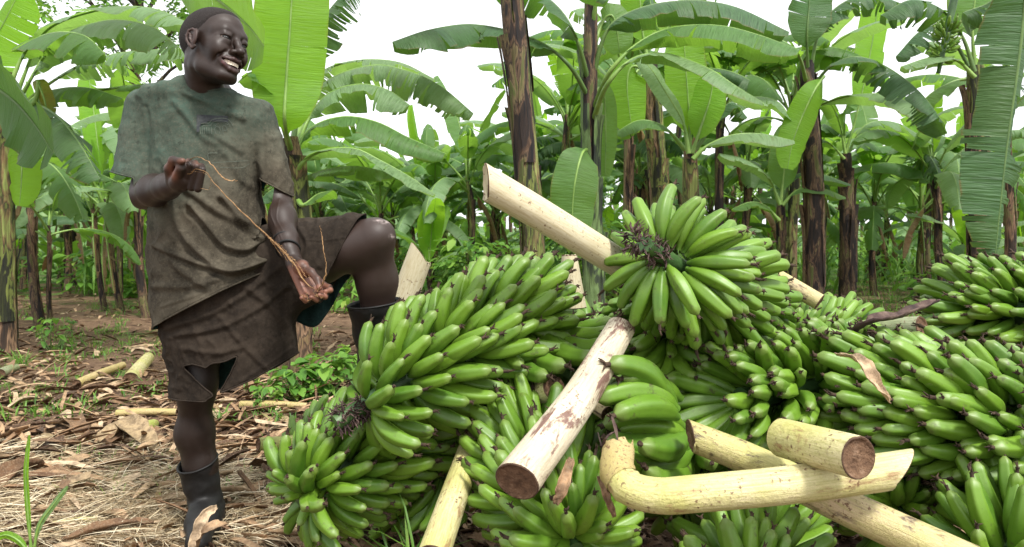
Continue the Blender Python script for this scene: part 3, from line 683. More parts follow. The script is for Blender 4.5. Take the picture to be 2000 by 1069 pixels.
place('leaning brown banana stem in the clearing at the right', 1850, 600, 2.0, 66, (-.1, 0), 8, .95, 2)
place('straight brown banana stem behind the back right bunch', 1815, 575, 2.4, 72, (.0, 0), 9, .95, 2)
# rows further back
LOOKS = ['with upright young leaves', 'with torn arching leaves', 'with a leaning dark stem', 'with pale drooping leaves', 'with dry leaves hanging on its stem', 'with a wide spreading crown']
sd_ = 200
rows = []
R2 = random.Random(5)
for Y, step in ((12.5, 105), (15.5, 92), (19, 80), (24, 66), (31, 54)):
    px = -60 + R2.uniform(0, step)
    while px < 2080:
        rows.append((px + R2.uniform(-.22, .22) * step, Y * R2.uniform(.93, 1.08))); px += step
for k, (px, Y) in enumerate(rows):
    x = (px - HX) / F * Y
    gap = 620 < px < 1000 or px < 240
    h = R2.uniform(1.5, 2.3) * (.92 if gap else 1.12) + (Y - 12) * .03
    if 1690 < px < 1800 and Y < 17: h *= .7
    side = 'left' if px < 620 else 'middle' if px < 1250 else 'right'
    generic_plant(x, Y, h, 'distant banana plant %s, in the grove at the %s' % (LOOKS[k % 6], side), sd_ + k, 9 if Y > 18 else 11, (0, 0), 0, 'banana plants further back in the grove')

for k, (x, Y) in enumerate([(-8.2, 8.5), (-9.5, 10.5), (-11, 9.2), (-12.5, 12), (-14.5, 14), (-17, 17), (-13.5, 16.5), (9.2, 9.5), (11, 11), (13, 13), (15.5, 15.5)]):
    generic_plant(x, Y, 1.6 + .1 * (k % 5), 'banana plant standing just outside the %s edge of the photo' % ('left' if x < 0 else 'right'), 700 + k)
for k, (px, Y, h, lk) in enumerate([(1108, 11, 2.9, 'left of the black-stemmed one'), (1225, 9.6, 3.1, 'over the topmost bunch'), (1410, 10, 3.1, 'right of the young fan of leaves'), (1545, 10, 3.0, 'behind the shaggy dark stem'), (1965, 9, 2.9, 'behind the hanging torn leaf'), (1330, 13, 3.5, 'far above the topmost bunch')]):
    generic_plant((px - HX) / F * Y, Y, h, 'tall slim banana plant, high ragged crown, ' + lk, 800 + k, 12, (0, 0), 0, 'tall banana plants at the right', None, 1)
# young suckers that fill the gaps between the stems
POOL['young'] = []
for i, (L, e0, e1, W, mk) in enumerate([(1.1, 80, 40, .34, 'b'), (1.2, 70, 5, .36, 'g'), (1.0, 86, 70, .3, 'b'), (1.3, 62, -20, .36, 'p'), (1.1, 55, -30, .32, 'g'), (1.2, 66, -5, .34, 'p')]):
    mb = MB(); leaf_geo(mb, arc_pts(L, e0, e1, 1.3, RNG.uniform(-.2, .2)), .22, W, (0, 0, 1) if e0 < 78 else (-1, 0, .2), (10, 35), .15, 900 + i, .013, seg=.07); POOL['young'].append(mb.mesh('leaf', [LM[mk], 'midrib']))
R3 = random.Random(8); k = 0
for Y, n in ((10.5, 9), (13.5, 14), (17, 18), (22, 22)):
    for q in range(n):
        px = -40 + (q + R3.uniform(.1, .9)) * 2080 / n
        if (px < 330 and Y < 12) or (1660 < px < 1800 and Y < 15): continue
        x = (px - HX) / F * Y; h = R3.uniform(.35, 1.0); k += 1
        root = empty('banana_sucker', (x, Y * R3.uniform(.95, 1.05), 0), 'young banana sucker %s among the %s stems' % (['with upright leaves', 'with spreading pale leaves', 'with a short green stem'][k % 3], 'left' if px < 620 else 'middle' if px < 1250 else 'right'), 'banana sucker', 'young banana suckers between the stems')
        root.rotation_euler = (0, 0, R3.uniform(0, 6.28)); tr = link('pseudostem', TR[1], root); tr.scale = (.5, .5, h / 2.2)
        for i in range(R3.choice([5, 6, 7])):
            o = link('leaf', R3.choice(POOL['young']), root); s_ = R3.uniform(.7, 1.15); o.location = (0, 0, h - .03 - .05 * i * h); o.rotation_euler = (0, 0, i * 2.4); o.scale = (s_, s_, s_)
# ================================================================ GROUND
def gz(x, y):
    return .035 * nz(x * .7, y * .7) + .022 * nz(x * 2.3, y * 2.3, 4) + .010 * nz(x * 7, y * 7, 9)
t = NT('soil')
ob = t.coord('Object')
n1 = t.noise(ob, 1.1, 6, .6); n2 = t.noise(ob, 9, 7, .7); n3 = t.noise(ob, 45, 4, .7)
c = t.ramp(n2, [(.28, (.055, .030, .020)), (.45, (.15, .090, .056)), (.6, (.25, .16, .10)), (.78, (.36, .25, .16))])
c = t.mix(t.ramp(n3, [(.35, .6), (.55, 0)]), c, (.03, .018, .012))
sx = t.n('ShaderNodeSeparateXYZ'); t.l(ob, sx.inputs[0])
far = t.math('MULTIPLY_ADD', sx.outputs[1], .05, -.42, True)
gmask = t.ramp(t.math('ADD', n1, t.math('MULTIPLY', far, .5)), [(.60, 0), (.72, 1)])
c = t.mix(gmask, c, t.ramp(n2, [(.3, (.04, .085, .015)), (.6, (.10, .19, .035)), (.8, (.2, .24, .07))]))
M['soil'] = t.end(t.pr(c, .95, t.bump(t.math('ADD', n2, n3), .9, .03), .2))
t = NT('litter'); ob = t.coord('Object'); rnd = rnd_out(t)
c = t.ramp(rnd, [(0, (.045, .023, .013)), (.16, (.12, .063, .032)), (.33, (.22, .128, .068)), (.52, (.33, .205, .113)), (.72, (.44, .295, .17)), (.93, (.54, .41, .27)), (1, (.22, .15, .06))])
c = t.mix(t.ramp(t.noise(ob, 22, 5, .7), [(.42, 0), (.66, .75)]), c, (.045, .026, .016))
c = t.mix(t.ramp(t.noise(t.coord('Object', (1, 1, 1)), 130, 2), [(.5, 0), (.8, .35)]), c, (.45, .36, .24))
M['litter'] = t.end(t.pr(c, .8, t.bump(t.noise(ob, 70, 4), .5, .01), .3))
t = NT('straw'); rnd = rnd_out(t)
c = t.ramp(rnd, [(0, (.16, .11, .06)), (.35, (.34, .26, .15)), (.7, (.52, .43, .28)), (1, (.68, .60, .44))])
M['straw'] = t.end(t.pr(c, .7, None, .3))
t = NT('weed'); rnd = rnd_out(t); ob = t.coord('Object')
c = t.ramp(rnd, [(0, (.04, .12, .016)), (.4, (.09, .22, .03)), (.8, (.17, .34, .05)), (1, (.26, .38, .07))])
ps = t.pr(c, .5, None, .4); tr = t.n('ShaderNodeBsdfTranslucent'); t.l(t.mix(.5, c, (.25, .45, .05)), tr.inputs[0])
ms = t.n('ShaderNodeMixShader'); ms.inputs[0].default_value = .4; t.l(ps, ms.inputs[1]); t.l(tr.outputs[0], ms.inputs[2]); M['weed'] = t.end(ms.outputs[0])
t = NT('hill_green'); ob = t.coord('Object')
c = t.ramp(t.noise(ob, .35, 8, .75), [(.35, (.03, .07, .025)), (.5, (.08, .15, .05)), (.7, (.20, .25, .12))])
M['hill_green'] = t.end(t.pr(c, .9, None, .1))

ys = [.3 + .06 * i for i in range(60)]; 
while ys[-1] < 300: ys.append(ys[-1] * 1.035 + .01)
mb = MB(); rows = []
for y in ys:
    half = 3.2 + y * 1.6; rows.append([(half * (k / 80 - 1), y, gz(half * (k / 80 - 1), y) if y < 60 else 0) for k in range(161)])
mb.grid(rows); g = mb.build('ground', ['soil']); tag(g, kind='structure')
# ground behind the camera, same soil
mb = MB(); mb.grid([[(x, y, 0) for x in (-300, 0, 300)] for y in (-60, -10, .35)]); g2 = mb.build('ground', ['soil'], loc=(0, 0, -.03)); tag(g2, kind='structure')
# far hill on the left
mb = MB(); rows = []
for j in range(14):
    y = 90 + j * 14; rows.append([(x, y, (14 * math.exp(-((x + 75) / 60) ** 2) + 5 * math.exp(-((x - 90) / 70) ** 2)) * (math.sin(min(1, j / 9) * math.pi / 2)) + 1.6 * nz(x * .06, y * .06) * (j > 0) + 1.2 * nz(x * .25, y * .25) * (j > 0) - (1 if j == 0 else 0)) for x in range(-240, 241, 4)])
mb.grid(rows); tag(mb.build('hills', ['hill_green']), kind='structure')

def scatter(name, mat, pieces, kind='stuff', label=None, cat=None, parent=None):
    """pieces: list of (grid rows) -> one mesh"""
    V = []; Fc = []; o = 0
    for rows in pieces:
        n = len(rows[0])
        for r_ in rows: V += [tuple(p) for p in r_]
        for i in range(len(rows) - 1):
            for j in range(n - 1): Fc.append((o + i * n + j, o + i * n + j + 1, o + (i + 1) * n + j + 1, o + (i + 1) * n + j))
        o += n * len(rows)
    me = bpy.data.meshes.new(name); me.from_pydata(V, [], Fc); me.materials.append(M[mat])
    me.polygons.foreach_set('use_smooth', [True] * len(Fc)); ob_ = link(name, me, parent)
    if kind: ob_['kind'] = kind
    if label: ob_['label'] = label; 
    if cat: ob_['category'] = cat
    return ob_
def strip(p, az, L, W, tilt, curl, arch, r, nl=5, nw=3, taper=.5, twist=0):
    d = Vector((math.cos(az), math.sin(az), 0)); s = Vector((-math.sin(az), math.cos(az), 0)); rows = []
    q = Vector(p); e = tilt
    for i in range(nl + 1):
        u = i / nl; w = W * (1 - taper * abs(2 * u - 1) ** 1.5) * (.85 + .3 * r.random())
        tw = twist * u; sw = s * math.cos(tw) + Vector((0, 0, 1)) * math.sin(tw)
        row = []
        for k in range(nw):
            v = 2 * k / (nw - 1) - 1
            row.append(q + sw * (v * w / 2 * math.cos(curl * v)) + Vector((0, 0, 1)) * (abs(math.sin(curl * v)) * w * .5 + .002))
        rows.append(row); q = q + (d * math.cos(e) + Vector((0, 0, 1)) * math.sin(e)) * (L / nl); e -= arch / nl
        az2 = r.uniform(-.15, .15); d = (d + s * az2).normalized()
    return rows
r = random.Random(3); P = []
def inview(): # random ground point, denser near
    while True:
        py = 470 + 600 * r.random() ** .9 + 8
        if py < 560 and r.random() < .6: continue
        px = r.uniform(-60, 2060)
        g = gnd(px, py)
        if g.y < 22: return px, py, g
for k in range(19000):
    px, py, g = inview()
    if px > 900 and py > 700: 
        if r.random() < .6: continue
    dn = nz(g.x * .8 + 5, g.y * .8)
    if r.random() < .25 + .6 * max(0, -dn): continue
    z = gz(g.x, g.y) + r.uniform(0, .022); big = r.random()
    if big < .62: L, W = r.uniform(.03, .10), r.uniform(.012, .04)
    elif big < .955: L, W = r.uniform(.10, .26), r.uniform(.02, .06)
    else: L, W = r.uniform(.25, .45), r.uniform(.015, .035)
    P.append(strip((g.x, g.y, z), r.uniform(0, 6.28), L, W, r.uniform(-.1, .45), r.uniform(-.3, 1.3), r.uniform(0, 1.2), r, 4, 3, r.uniform(.2, .9), r.uniform(-.8, .8)))
tag(scatter('leaf_litter', 'litter', P), 'brown dead banana leaf scraps strewn over the ground', 'leaf litter')
P = []
for k in range(9500):
    px = r.uniform(-80, 620); py = 880 + 200 * r.random() ** .8
    if px > 500 and r.random() < .6: continue
    if py < 930 and r.random() < .5: continue
    g = gnd(px, py); 
    P.append(strip((g.x, g.y, gz(g.x, g.y) + r.uniform(.005, .05)), r.uniform(0, 6.28), r.uniform(.06, .26), r.uniform(.0012, .0028), r.uniform(-.05, .25), 0, r.uniform(0, .6), r, 5, 2, .3, 1.5))
tag(scatter('straw', 'straw', P), 'pale dry straw matted on the ground round the standing boot', 'straw')
# grass
def tuft(g, n, h, wd, spread, r):
    out = []
    for k in range(n):
        az = r.uniform(0, 6.28); rr = spread * math.sqrt(r.random()); a2 = r.uniform(0, 6.28)
        out.append(strip((g.x + rr * math.cos(a2), g.y + rr * math.sin(a2), gz(g.x, g.y)), az, h * r.uniform(.5, 1.1), wd * r.uniform(.6, 1.3), r.uniform(.8, 1.5), .3, r.uniform(.3, 1.8), r, 4, 3, .9))
    return out
P = []
for k in range(1300):
    px = r.uniform(-40, 620); py = r.choice([r.uniform(560, 650), r.uniform(600, 700), r.uniform(640, 830)]); 
    if nz(px * .012, py * .02, 3) < -.05: continue
    P += tuft(gnd(px, py), 6, r.uniform(.05, .14), .009, .07, r)
for k in range(500):
    px = r.uniform(1560, 2040); py = r.uniform(530, 640); P += tuft(gnd(px, py), 6, r.uniform(.08, .25), .012, .12, r)
for k in range(70):
    px = r.uniform(100, 620); py = r.uniform(860, 1000); P += tuft(gnd(px, py), 6, r.uniform(.04, .10), .005, .05, r)
tag(scatter('grass', 'weed', P), 'short green grass growing in patches among the litter', 'grass')
# broad-leaved undergrowth far in the grove
def sprig(g, h, n, ls, r, z0=None):
    """a stem's worth of oval leaves"""
    out = []
    for k in range(n):
        a = r.uniform(0, 6.28); rr = h * .5 * math.sqrt(r.random()); zz = (z0 if z0 is not None else gz(g.x, g.y)) + h * (r.random() ** .7)
        p = Vector((g.x + rr * math.cos(a), g.y + rr * math.sin(a), zz)); az = a + r.uniform(-.8, .8); L = ls * r.uniform(.6, 1.2); W = L * r.uniform(.45, .75)
        d = Vector((math.cos(az), math.sin(az), 0)); s = Vector((-math.sin(az), math.cos(az), 0)); e = r.uniform(-.5, .5); rows = []
        roll = r.uniform(-.4, .4); sv = s * math.cos(roll) + Vector((0, 0, math.sin(roll)))
        for i in range(5):
            u = i / 4; w = W * math.sin(math.pi * min(.97, u * .93 + .06)) ** .8
            c0 = p + d * (L * u * math.cos(e)) + Vector((0, 0, L * u * math.sin(e) - L * .35 * u * u))
            rows.append([c0 - sv * w / 2 + Vector((0, 0, w * .15)), c0, c0 + sv * w / 2 + Vector((0, 0, w * .15))])
        out.append(rows)
    return out
P = []
for k in range(420):
    Y = r.uniform(9.5, 30); px = r.uniform(-60, 2060)
    if 1640 < px < 1800 and Y < 13: continue
    if px < 620 and Y < 11.5: continue
    h = r.uniform(.3, 1.1) * (1.35 if px > 1000 else .9); x = (px - HX) / F * Y
    if r.random() < .45: P += tuft(Vector((x, Y, 0)), 14, h * 1.3, .05, .3, r)
    else: P += sprig(Vector((x, Y, 0)), h, 34, .16 + Y * .004, r)
tag(scatter('undergrowth', 'weed', P), 'lush green weeds and tall blades between the distant banana stems', 'undergrowth')
# things in the litter
def bush(name, label, cat, c, h, n, ls, seed, flat=.7, group=None):
    rr = random.Random(seed); root = empty(name, c, label, cat, group); g = Vector((0, 0, 0)); P = sprig(g, h, n, ls, rr, 0.0)
    o = scatter('leaves', 'weed', P, None, parent=root); mb = MB()
    for k in range(7):
        a = rr.uniform(0, 6.28); q = [Vector((0, 0, -.02))]
        for i in range(4): q.append(q[-1] + Vector((math.cos(a) * h * .14 + rr.uniform(-.01, .01), math.sin(a) * h * .14, h * .2)))
        mb.tube(q, [.006, .005, .004, .003, .002], 5)
    mb.build('stems', ['midrib_dark'], root)
    return root
for i, (px, py, h, n, L) in enumerate([(640, 775, .26, 110, .10), (575, 785, .22, 90, .085), (690, 745, .24, 80, .09), (530, 795, .16, 50, .06)]):
    bush('weed_plant', ['broad-leaved green weed right beside the foot of the big left bunch', 'broad-leaved green weed below the hanging shorts flap', 'green weed close under the raised boot', 'lowest leafy weed right of the standing leg'][i], 'weed', gnd(px, py), h, n, L, i, group='green weeds between the man and the heap')
bush('weed_plant', 'small leafy weed in the grass at the left', 'weed', gnd(100, 690), .30, 50, .07, 21)
bush('leafy_bush', 'dark leafy bush behind the pale cut stem', 'bush', Vector((.75, 8.6, 0)), 1.25, 420, .17, 22)
bush('leafy_bush', 'green leafy bush right of the raised knee behind the heap', 'bush', Vector((-.55, 9.6, 0)), 1.0, 260, .16, 23)
# forest tree at the top left
root = empty('forest_tree', (-11.6, 22, 0), 'fine-leaved tall tree rising behind the banana leaves at the upper left', 'tree')
mb = MB(); mb.tube(catmull([(0, 0, -.1), (.2, 0, 3), (-.1, .2, 6), (.3, 0, 9.5)], 14), [.28 - .014 * i for i in range(15)], 10)
for k in range(9):
    a = k * 2.3; mb.tube(catmull([(.1, .1, 5 + k * .45), (math.cos(a) * 1.1, math.sin(a), 6.2 + k * .45), (math.cos(a) * 2.4, math.sin(a) * 2.2, 6.9 + k * .5)], 6), [.09 - .012 * i for i in range(7)], 6)
mb.build('trunk', ['bark_dark'], root); P = []; rr = random.Random(9)
for k in range(85):
    a = rr.uniform(0, 6.28); q = rr.uniform(.6, 3.1); c0 = Vector((math.cos(a) * q, math.sin(a) * q, 6.4 + rr.uniform(-.4, 4.5)))
    P += sprig(c0, .9, 55, .20, rr, c0.z)
scatter('crown', 'weed', P, None, parent=root)

t = NT('stem_cream'); ob = t.coord('Object', (1, 1, 1)); uvn = t.n('ShaderNodeUVMap'); mpp = t.n('ShaderNodeMapping'); mpp.inputs['Scale'].default_value = (2.2, 24, 1); t.l(uvn.outputs[0], mpp.inputs[0]); st = mpp.outputs[0]; rnd = rnd_out(t)
a = t.noise(ob, 5, 4); b = t.noise(st, 2.2, 6, .75); s = t.noise(ob, 95, 3, .6); p = t.noise(ob, 9, 3)
c = t.mix(a, (.46, .40, .24), (.62, .57, .42)); c = t.mix(t.ramp(b, [(.45, 0), (.62, .6)]), c, (.36, .28, .14))
c = t.mix(t.math('MULTIPLY', t.ramp(s, [(.60, 0), (.68, .9)]), t.ramp(p, [(.46, 0), (.56, 1)])), c, (.13, .06, .03))
M['stem_cream'] = t.end(t.pr(c, .42, t.bump(b, .25, .004), .4))
def stemmat(name, ca, cb, blot, amt, spec=(.13, .06, .03)):
    t = NT(name); ob = t.coord('Object'); uvn = t.n('ShaderNodeUVMap'); mpp = t.n('ShaderNodeMapping'); mpp.inputs['Scale'].default_value = (2.2, 22, 1); t.l(uvn.outputs[0], mpp.inputs[0]); st = mpp.outputs[0]
    a = t.noise(ob, 4.5, 5); b = t.noise(st, 2.2, 6, .75); s = t.noise(ob, 110, 3, .6); p = t.noise(ob, 8, 4, .6); mp2 = t.n('ShaderNodeMapping'); mp2.inputs['Scale'].default_value = (1.3, 3.2, 1); t.l(uvn.outputs[0], mp2.inputs[0]); q = t.noise(mp2.outputs[0], 1.6, 6, .72, .4)
    c = t.mix(t.ramp(a, [(.35, 0), (.65, 1)]), ca, cb); c = t.mix(t.ramp(b, [(.45, 0), (.62, .7)]), c, tuple(x * .72 for x in ca))
    c = t.mix(t.ramp(q, [(amt, 0), (amt + .08, .9)]), c, blot)
    c = t.mix(t.math('MULTIPLY', t.ramp(s, [(.58, 0), (.66, .9)]), t.ramp(p, [(.46, 0), (.55, 1)])), c, spec)
    M[name] = t.end(t.pr(c, .45, t.bump(t.math('ADD', b, s), .45, .008), .4))
stemmat('stem_purple', (.50, .43, .30), (.64, .57, .43), (.13, .055, .045), .52)
stemmat('stem_pink', (.46, .43, .14), (.50, .38, .24), (.06, .032, .028), .53)
stemmat('stem_yellow', (.46, .44, .13), (.62, .55, .32), (.30, .19, .09), .57)
stemmat('stem_green', (.30, .34, .07), (.40, .40, .14), (.16, .09, .05), .60)
stemmat('stem_grey', (.20, .24, .10), (.30, .32, .20), (.10, .07, .05), .60)
simple('cut_face', [(.3, (.085, .045, .025)), (.55, (.16, .09, .05)), (.75, (.26, .17, .11))], 60, .95, bump=.8)
simple('sheath_edge', [(.3, (.05, .025, .015)), (.7, (.12, .07, .04))], 80, .9)
stemmat('stem_sheath', (.38, .31, .10), (.50, .38, .20), (.16, .09, .05), .58)
def log(name, label, P, R, mats=('stem_cream',), cat='banana stem', cut0=None, cut1=None, n=22, group='cut banana stems lying on the heap', seams=2, seed=0, rings=False, node=(), sheath=0.0):
    """cut pseudostem: tube with slightly flattened, ridged section; ends may be cut on a slant (plane normal)"""
    P = [Vector(p) for p in P]; C = catmull(P, n); sides = 28; c0 = P[0].lerp(P[-1], .5); rr = random.Random(seed)
    R = R if isinstance(R, (tuple, list)) else (R, R)
    rows = []; T = (C[1] - C[0]).normalized(); a = Vector((0, 0, 1)) if abs(T.z) < .9 else Vector((1, 0, 0)); N = (a - T * a.dot(T)).normalized()
    sm = [rr.uniform(0, 6.28) for _ in range(seams)]
    for i in range(n + 1):
        T = (C[min(i + 1, n)] - C[max(i - 1, 0)]).normalized(); N = (N - T * N.dot(T)).normalized(); B = T.cross(N); u = i / n
        r0 = R[0] + (R[1] - R[0]) * u; row = []
        for k in range(sides):
            th = 2 * math.pi * k / sides; q = 1 + .025 * math.sin(2 * th + seed) + .012 * nz(math.cos(th) * 2 + seed, math.sin(th) * 2, u * 3)
            for s_ in sm:
                dd = (th - s_ - u * .25 + math.pi) % (2 * math.pi) - math.pi; q -= .05 * math.exp(-(dd / .09) ** 2); q += .025 * (1 if 0 < dd < .5 else 0) * (1 - dd / .5)
            for nd in node: q += .085 * math.exp(-((u - nd) / .012) ** 2)
            row.append(C[i] + (N * math.cos(th) + B * math.sin(th)) * r0 * q)
        rows.append(row)
    def slant(row, nxt, nrm, piv):
        nrm = Vector(nrm); res = []
        for p, q in zip(row, nxt):
            d = (p - q).normalized(); den = d.dot(nrm); res.append(p + d * ((piv - p).dot(nrm) / den) if abs(den) > .15 else p)
        return res
    if cut0 is not None: rows[0] = slant(rows[0], rows[1], cut0, C[0])
    if cut1 is not None: rows[-1] = slant(rows[-1], rows[-2], cut1, C[-1])
    root = empty(name, c0, label, cat, group)
    Ln_ = sum((C[i + 1] - C[i]).length for i in range(n)); mb = MB(); rows = [r_ + [r_[0]] for r_ in rows]; mb.grid(rows, 0, False, [(Ln_ * i / n * 4 + seed, k / sides + seed) for i in range(n + 1) for k in range(sides + 1)]); rows = [r_[:-1] for r_ in rows]; mb.v = [tuple(Vector(p) - c0) for p in mb.v]
    ob_ = mb.build('stem', [mats[0]], root)
    if sheath:
        mb = MB(); ke = int(n * sheath); rr2 = random.Random(4)
        sr = [[(C[i] + (p - C[i]) * (1.055 + .02 * nz(i * .8, j * .5)) + (C[max(i - 1, 0)] - C[i]) * (0 if i else 0) - c0) for j, p in enumerate(rows[i] + [rows[i][0]])] for i in range(ke + 1)]
        tip_ = (C[0] - C[1]).normalized(); sr = [[p + tip_ * abs(rr2.gauss(0, .014)) for p in sr[0]]] + sr
        mb.grid(sr, 0, False, [(i * .3, j / sides * 3) for i in range(len(sr)) for j in range(sides + 1)]); mb.build('sheath', ['stem_sheath'], root)
        for q in range(5):
            p0 = rows[0][rr2.randrange(sides)] - c0; w_ = [strip(p0, rr2.uniform(0, 6.28), .05, .012, 1.2, .8, rr2.uniform(-.5, 1.5), rr2, 4, 3)]; scatter('sheath_rag', 'bract', w_, None, parent=root)
    for row, m2 in ((rows[0], -1), (rows[-1], 1)):
        cen = sum(row, Vector()) / sides; mb = MB(); tt = (C[-1] - C[-2]).normalized() * m2 if m2 > 0 else (C[0] - C[1]).normalized()
        rings_ = []
        for kk, f_ in enumerate((1.0, .985, .93, .86, .6, .3, .05)):
            off = (0, .002, .003, -.002, -.003 , -.004, -.003)[kk]
            rings_.append([cen + (p - cen) * f_ * (1 + (rr.uniform(-.006, .006) if 0 < kk < 4 else 0)) + tt * (off + (rr.uniform(-.0015, .0015) if kk > 1 else 0)) - c0 for p in row])
        mi = []
        mb.grid(rings_, 1, True); mb.m = [0 if i < sides * 2 else 1 for i in range(len(mb.f))]
        mb.add(rings_[-1], [tuple(range(sides))], 1); mb.build('cut_end', ['sheath_edge', 'cut_face' if len(mats) < 2 else mats[1]], root)
    return root
log('cut_stem', 'long pale cream stem propped up and pointing to the upper left', pts(1.95, (950, 358, 1.80), (1060, 422, 1.85), (1215, 518, 1.95)), (.043, .040), ('stem_cream', 'stem_cream'), cut0=(1, .2, .05), seed=3)
log('cut_stem', 'white stem streaked purple, its brown cut end facing the camera', pts(1.7, (1213, 640, 1.85), (1130, 780, 1.68), (1010, 940, 1.48)), (.036, .047), ('stem_purple', 'cut_face'), cut1=(-.35, -.75, -.35), seed=5)
log('cut_stem', 'slant-cut cream stem standing behind the raised boot', pts(2.62, (770, 640), (820, 500)), (.050, .046), ('stem_cream', 'stem_cream'), cut1=(.85, .3, .6), seed=7)
log('cut_stem', 'cream-yellow stem leaning against the heap at the bottom edge', pts(1.8, (925, 860, 2.0), (890, 960, 1.82), (845, 1090, 1.62)), (.034, .038), ('stem_yellow', 'cut_face'), seed=9, node=(.12,))
log('bent_stem', 'bent yellow-green stem with an elbow at its left and a pointed slanting end', pts(1.42, (1207, 884, 1.53), (1206, 922, 1.48), (1232, 955, 1.44), (1285, 968, 1.42), (1350, 965, 1.41), (1560, 945, 1.42), (1755, 918, 1.46)), (.032, .037), ('stem_yellow', 'stem_cream'), cut1=(.8, -.25, -.65), seed=11, node=(.17, .30), n=40, sheath=.27)
log('cut_stem', 'pinkish speckled stem running under the bent one, blackened at its lower right', pts(1.5, (1350, 852, 1.66), (1480, 905, 1.60), (1640, 985, 1.52), (1900, 1105, 1.42)), (.034, .040), ('stem_pink', 'cut_face'), cut0=(-1, 0, -.1), seed=13, n=30)
log('cut_stem', 'short thick greenish log with a round brown cut face, resting on the other stems', pts(1.4, (1528, 855, 1.52), (1676, 894, 1.32)), (.040, .039), ('stem_yellow', 'cut_face'), seed=15)
log('cut_stem', 'short beige log end poking out left of the white stem', pts(2.0, (1010, 790, 2.1), (1082, 758, 1.95)), (.036, .035), ('stem_yellow', 'cut_face'), seed=17)
log('cut_stem', 'small brownish stem piece wedged right of the white stem', pts(1.9, (1130, 770, 1.95), (1185, 808, 1.86)), (.020, .020), ('stem_pink', 'cut_face'), seed=19)
log('cut_stem', 'thin pinkish stem lying behind the topmost bunch on its right', pts(2.3, (1480, 520, 2.35), (1600, 590, 2.25)), (.026, .026), ('stem_pink', 'cut_face'), seed=21)
log('cut_stem', 'white sheath piece standing just left of the topmost bunch', pts(2.2, (1115, 600), (1112, 500)), (.048, .024), ('stem_cream', 'stem_cream'), seed=23)
log('cut_stem', 'dull grey-green stem at the back, left of the back right bunch', pts(2.3, (1690, 645, 2.4), (1800, 640, 2.25)), (.034, .036), ('stem_grey', 'cut_face'), seed=25)
log('cut_stem', 'green stalk piece ending on the litter left of the ground bunch', pts(2.6, (505, 868, 2.55), (590, 862, 2.65), (680, 850, 2.8)), (.022, .026), ('stem_green', 'cut_face'), seed=27)
for i, (a, b, rr_, mt, lb) in enumerate([((150, 760), (240, 722), .030, 'stem_sheath', 'yellow-green stem chunk on the litter at the left, the longest there'), ((255, 755), (290, 710), .05, 'stem_yellow', 'pale split stem piece on the litter left of the standing man'),
        ((228, 818), (345, 815), .022, 'stem_sheath', 'half-buried tan stem lying just left of the standing leg'), ((270, 858), (300, 842), .032, 'stem_green', 'stubby green-yellow stem piece by the litter hollow'),
        ((470, 800), (600, 803), .022, 'stem_sheath', 'flat green-brown stem lying behind the leafy weeds'), ((560, 605), (690, 600), .028, 'stem_yellow', 'pale yellow stem lying on the path beyond the raised boot'),
        ((100, 1040), (190, 1028), .012, 'stem_yellow', 'thin yellow stem lying in the straw near the left edge'), ((470, 975), (520, 968), .014, 'stem_green', 'light green sliver of stem on the straw right of the boot'), ((0, 740), (30, 728), .035, 'stem_grey', 'grey stem chunk on the litter at the very left edge')]):
    A = gnd(*a); B = gnd(*b); A.z = B.z = rr_ * .6 + .015
    log('stem_piece', lb, [A, A.lerp(B, .5) + Vector((0, 0, .006)), B], (rr_, rr_ * .85), (mt, 'cut_face'), 'stem piece', group='cut stem pieces lying on the litter', seed=40 + i, n=10)
# dry leaves lying on the heap and ground
def dryleaf(label, P, W, curl, seed, mat='litter', hint=(0, 0, 1), cat='dry leaf', group='dry curled leaves', twist=0):
    rr = random.Random(seed); C = catmull(P, 26); c0 = C[13].copy(); rows = []; h = Vector(hint)
    for i, p in enumerate(C):
        u = i / 26; T = (C[min(i + 1, 26)] - C[max(i - 1, 0)]).normalized(); N = (h - T * h.dot(T)).normalized(); N = Matrix.Rotation(twist * u, 3, T) @ N; S = T.cross(N)
        w = W * (math.sin(math.pi * min(.96, .06 + u * .9)) ** .5) * (1 + .25 * nz(u * 7, seed)); row = []
        for k in range(9):
            v = 2 * k / 8 - 1; a = curl * v * (1 + .3 * nz(u * 5, v, seed))
            row.append(p + S * math.sin(a) * w / max(.3, curl) / 2 + N * ((1 - math.cos(a)) * w / max(.3, curl) / 2 + .006 * nz(u * 11, v * 3, seed)) - c0)
        rows.append(row)
    o = scatter('dry_leaf', mat, [rows], None); o.location = c0
    m = o.modifiers.new('thick', 'SOLIDIFY'); m.thickness = .0015
    return tag(o, label, cat, group)
dryleaf('dark brown dry leaf lying across the top of the heap at the right', pts(2.0, (1650, 662, 2.0), (1700, 632, 1.95), (1760, 618, 1.98), (1832, 588, 2.05)), .06, 1.1, 1, 'bract')
dryleaf('pale grey dry leaf curled over the largest bunch', pts(1.5, (1635, 692, 1.62), (1680, 705, 1.52), (1705, 742, 1.48), (1738, 785, 1.50)), .035, 1.2, 2, hint=(0, -.6, .6))
dryleaf('grey-brown dry strip hanging on the front bunch under the white stem', pts(1.5, (1115, 895, 1.56), (1100, 945, 1.50), (1085, 985, 1.50)), .030, 1.2, 3, hint=(0, -1, .2))
dryleaf('thin dark dry strip on the front bunch left of the bent stem elbow', pts(1.5, (1170, 930, 1.52), (1185, 970, 1.48), (1200, 1010, 1.48)), .018, 1.2, 4, hint=(0, -1, .2))
dryleaf('large pale dry leaf on the litter left of the standing leg', [gnd(200, 880) + X((0, 0, .03)), gnd(245, 872) + X((0, 0, .09)), gnd(300, 890) + X((0, 0, .03))], .16, 1.0, 5)
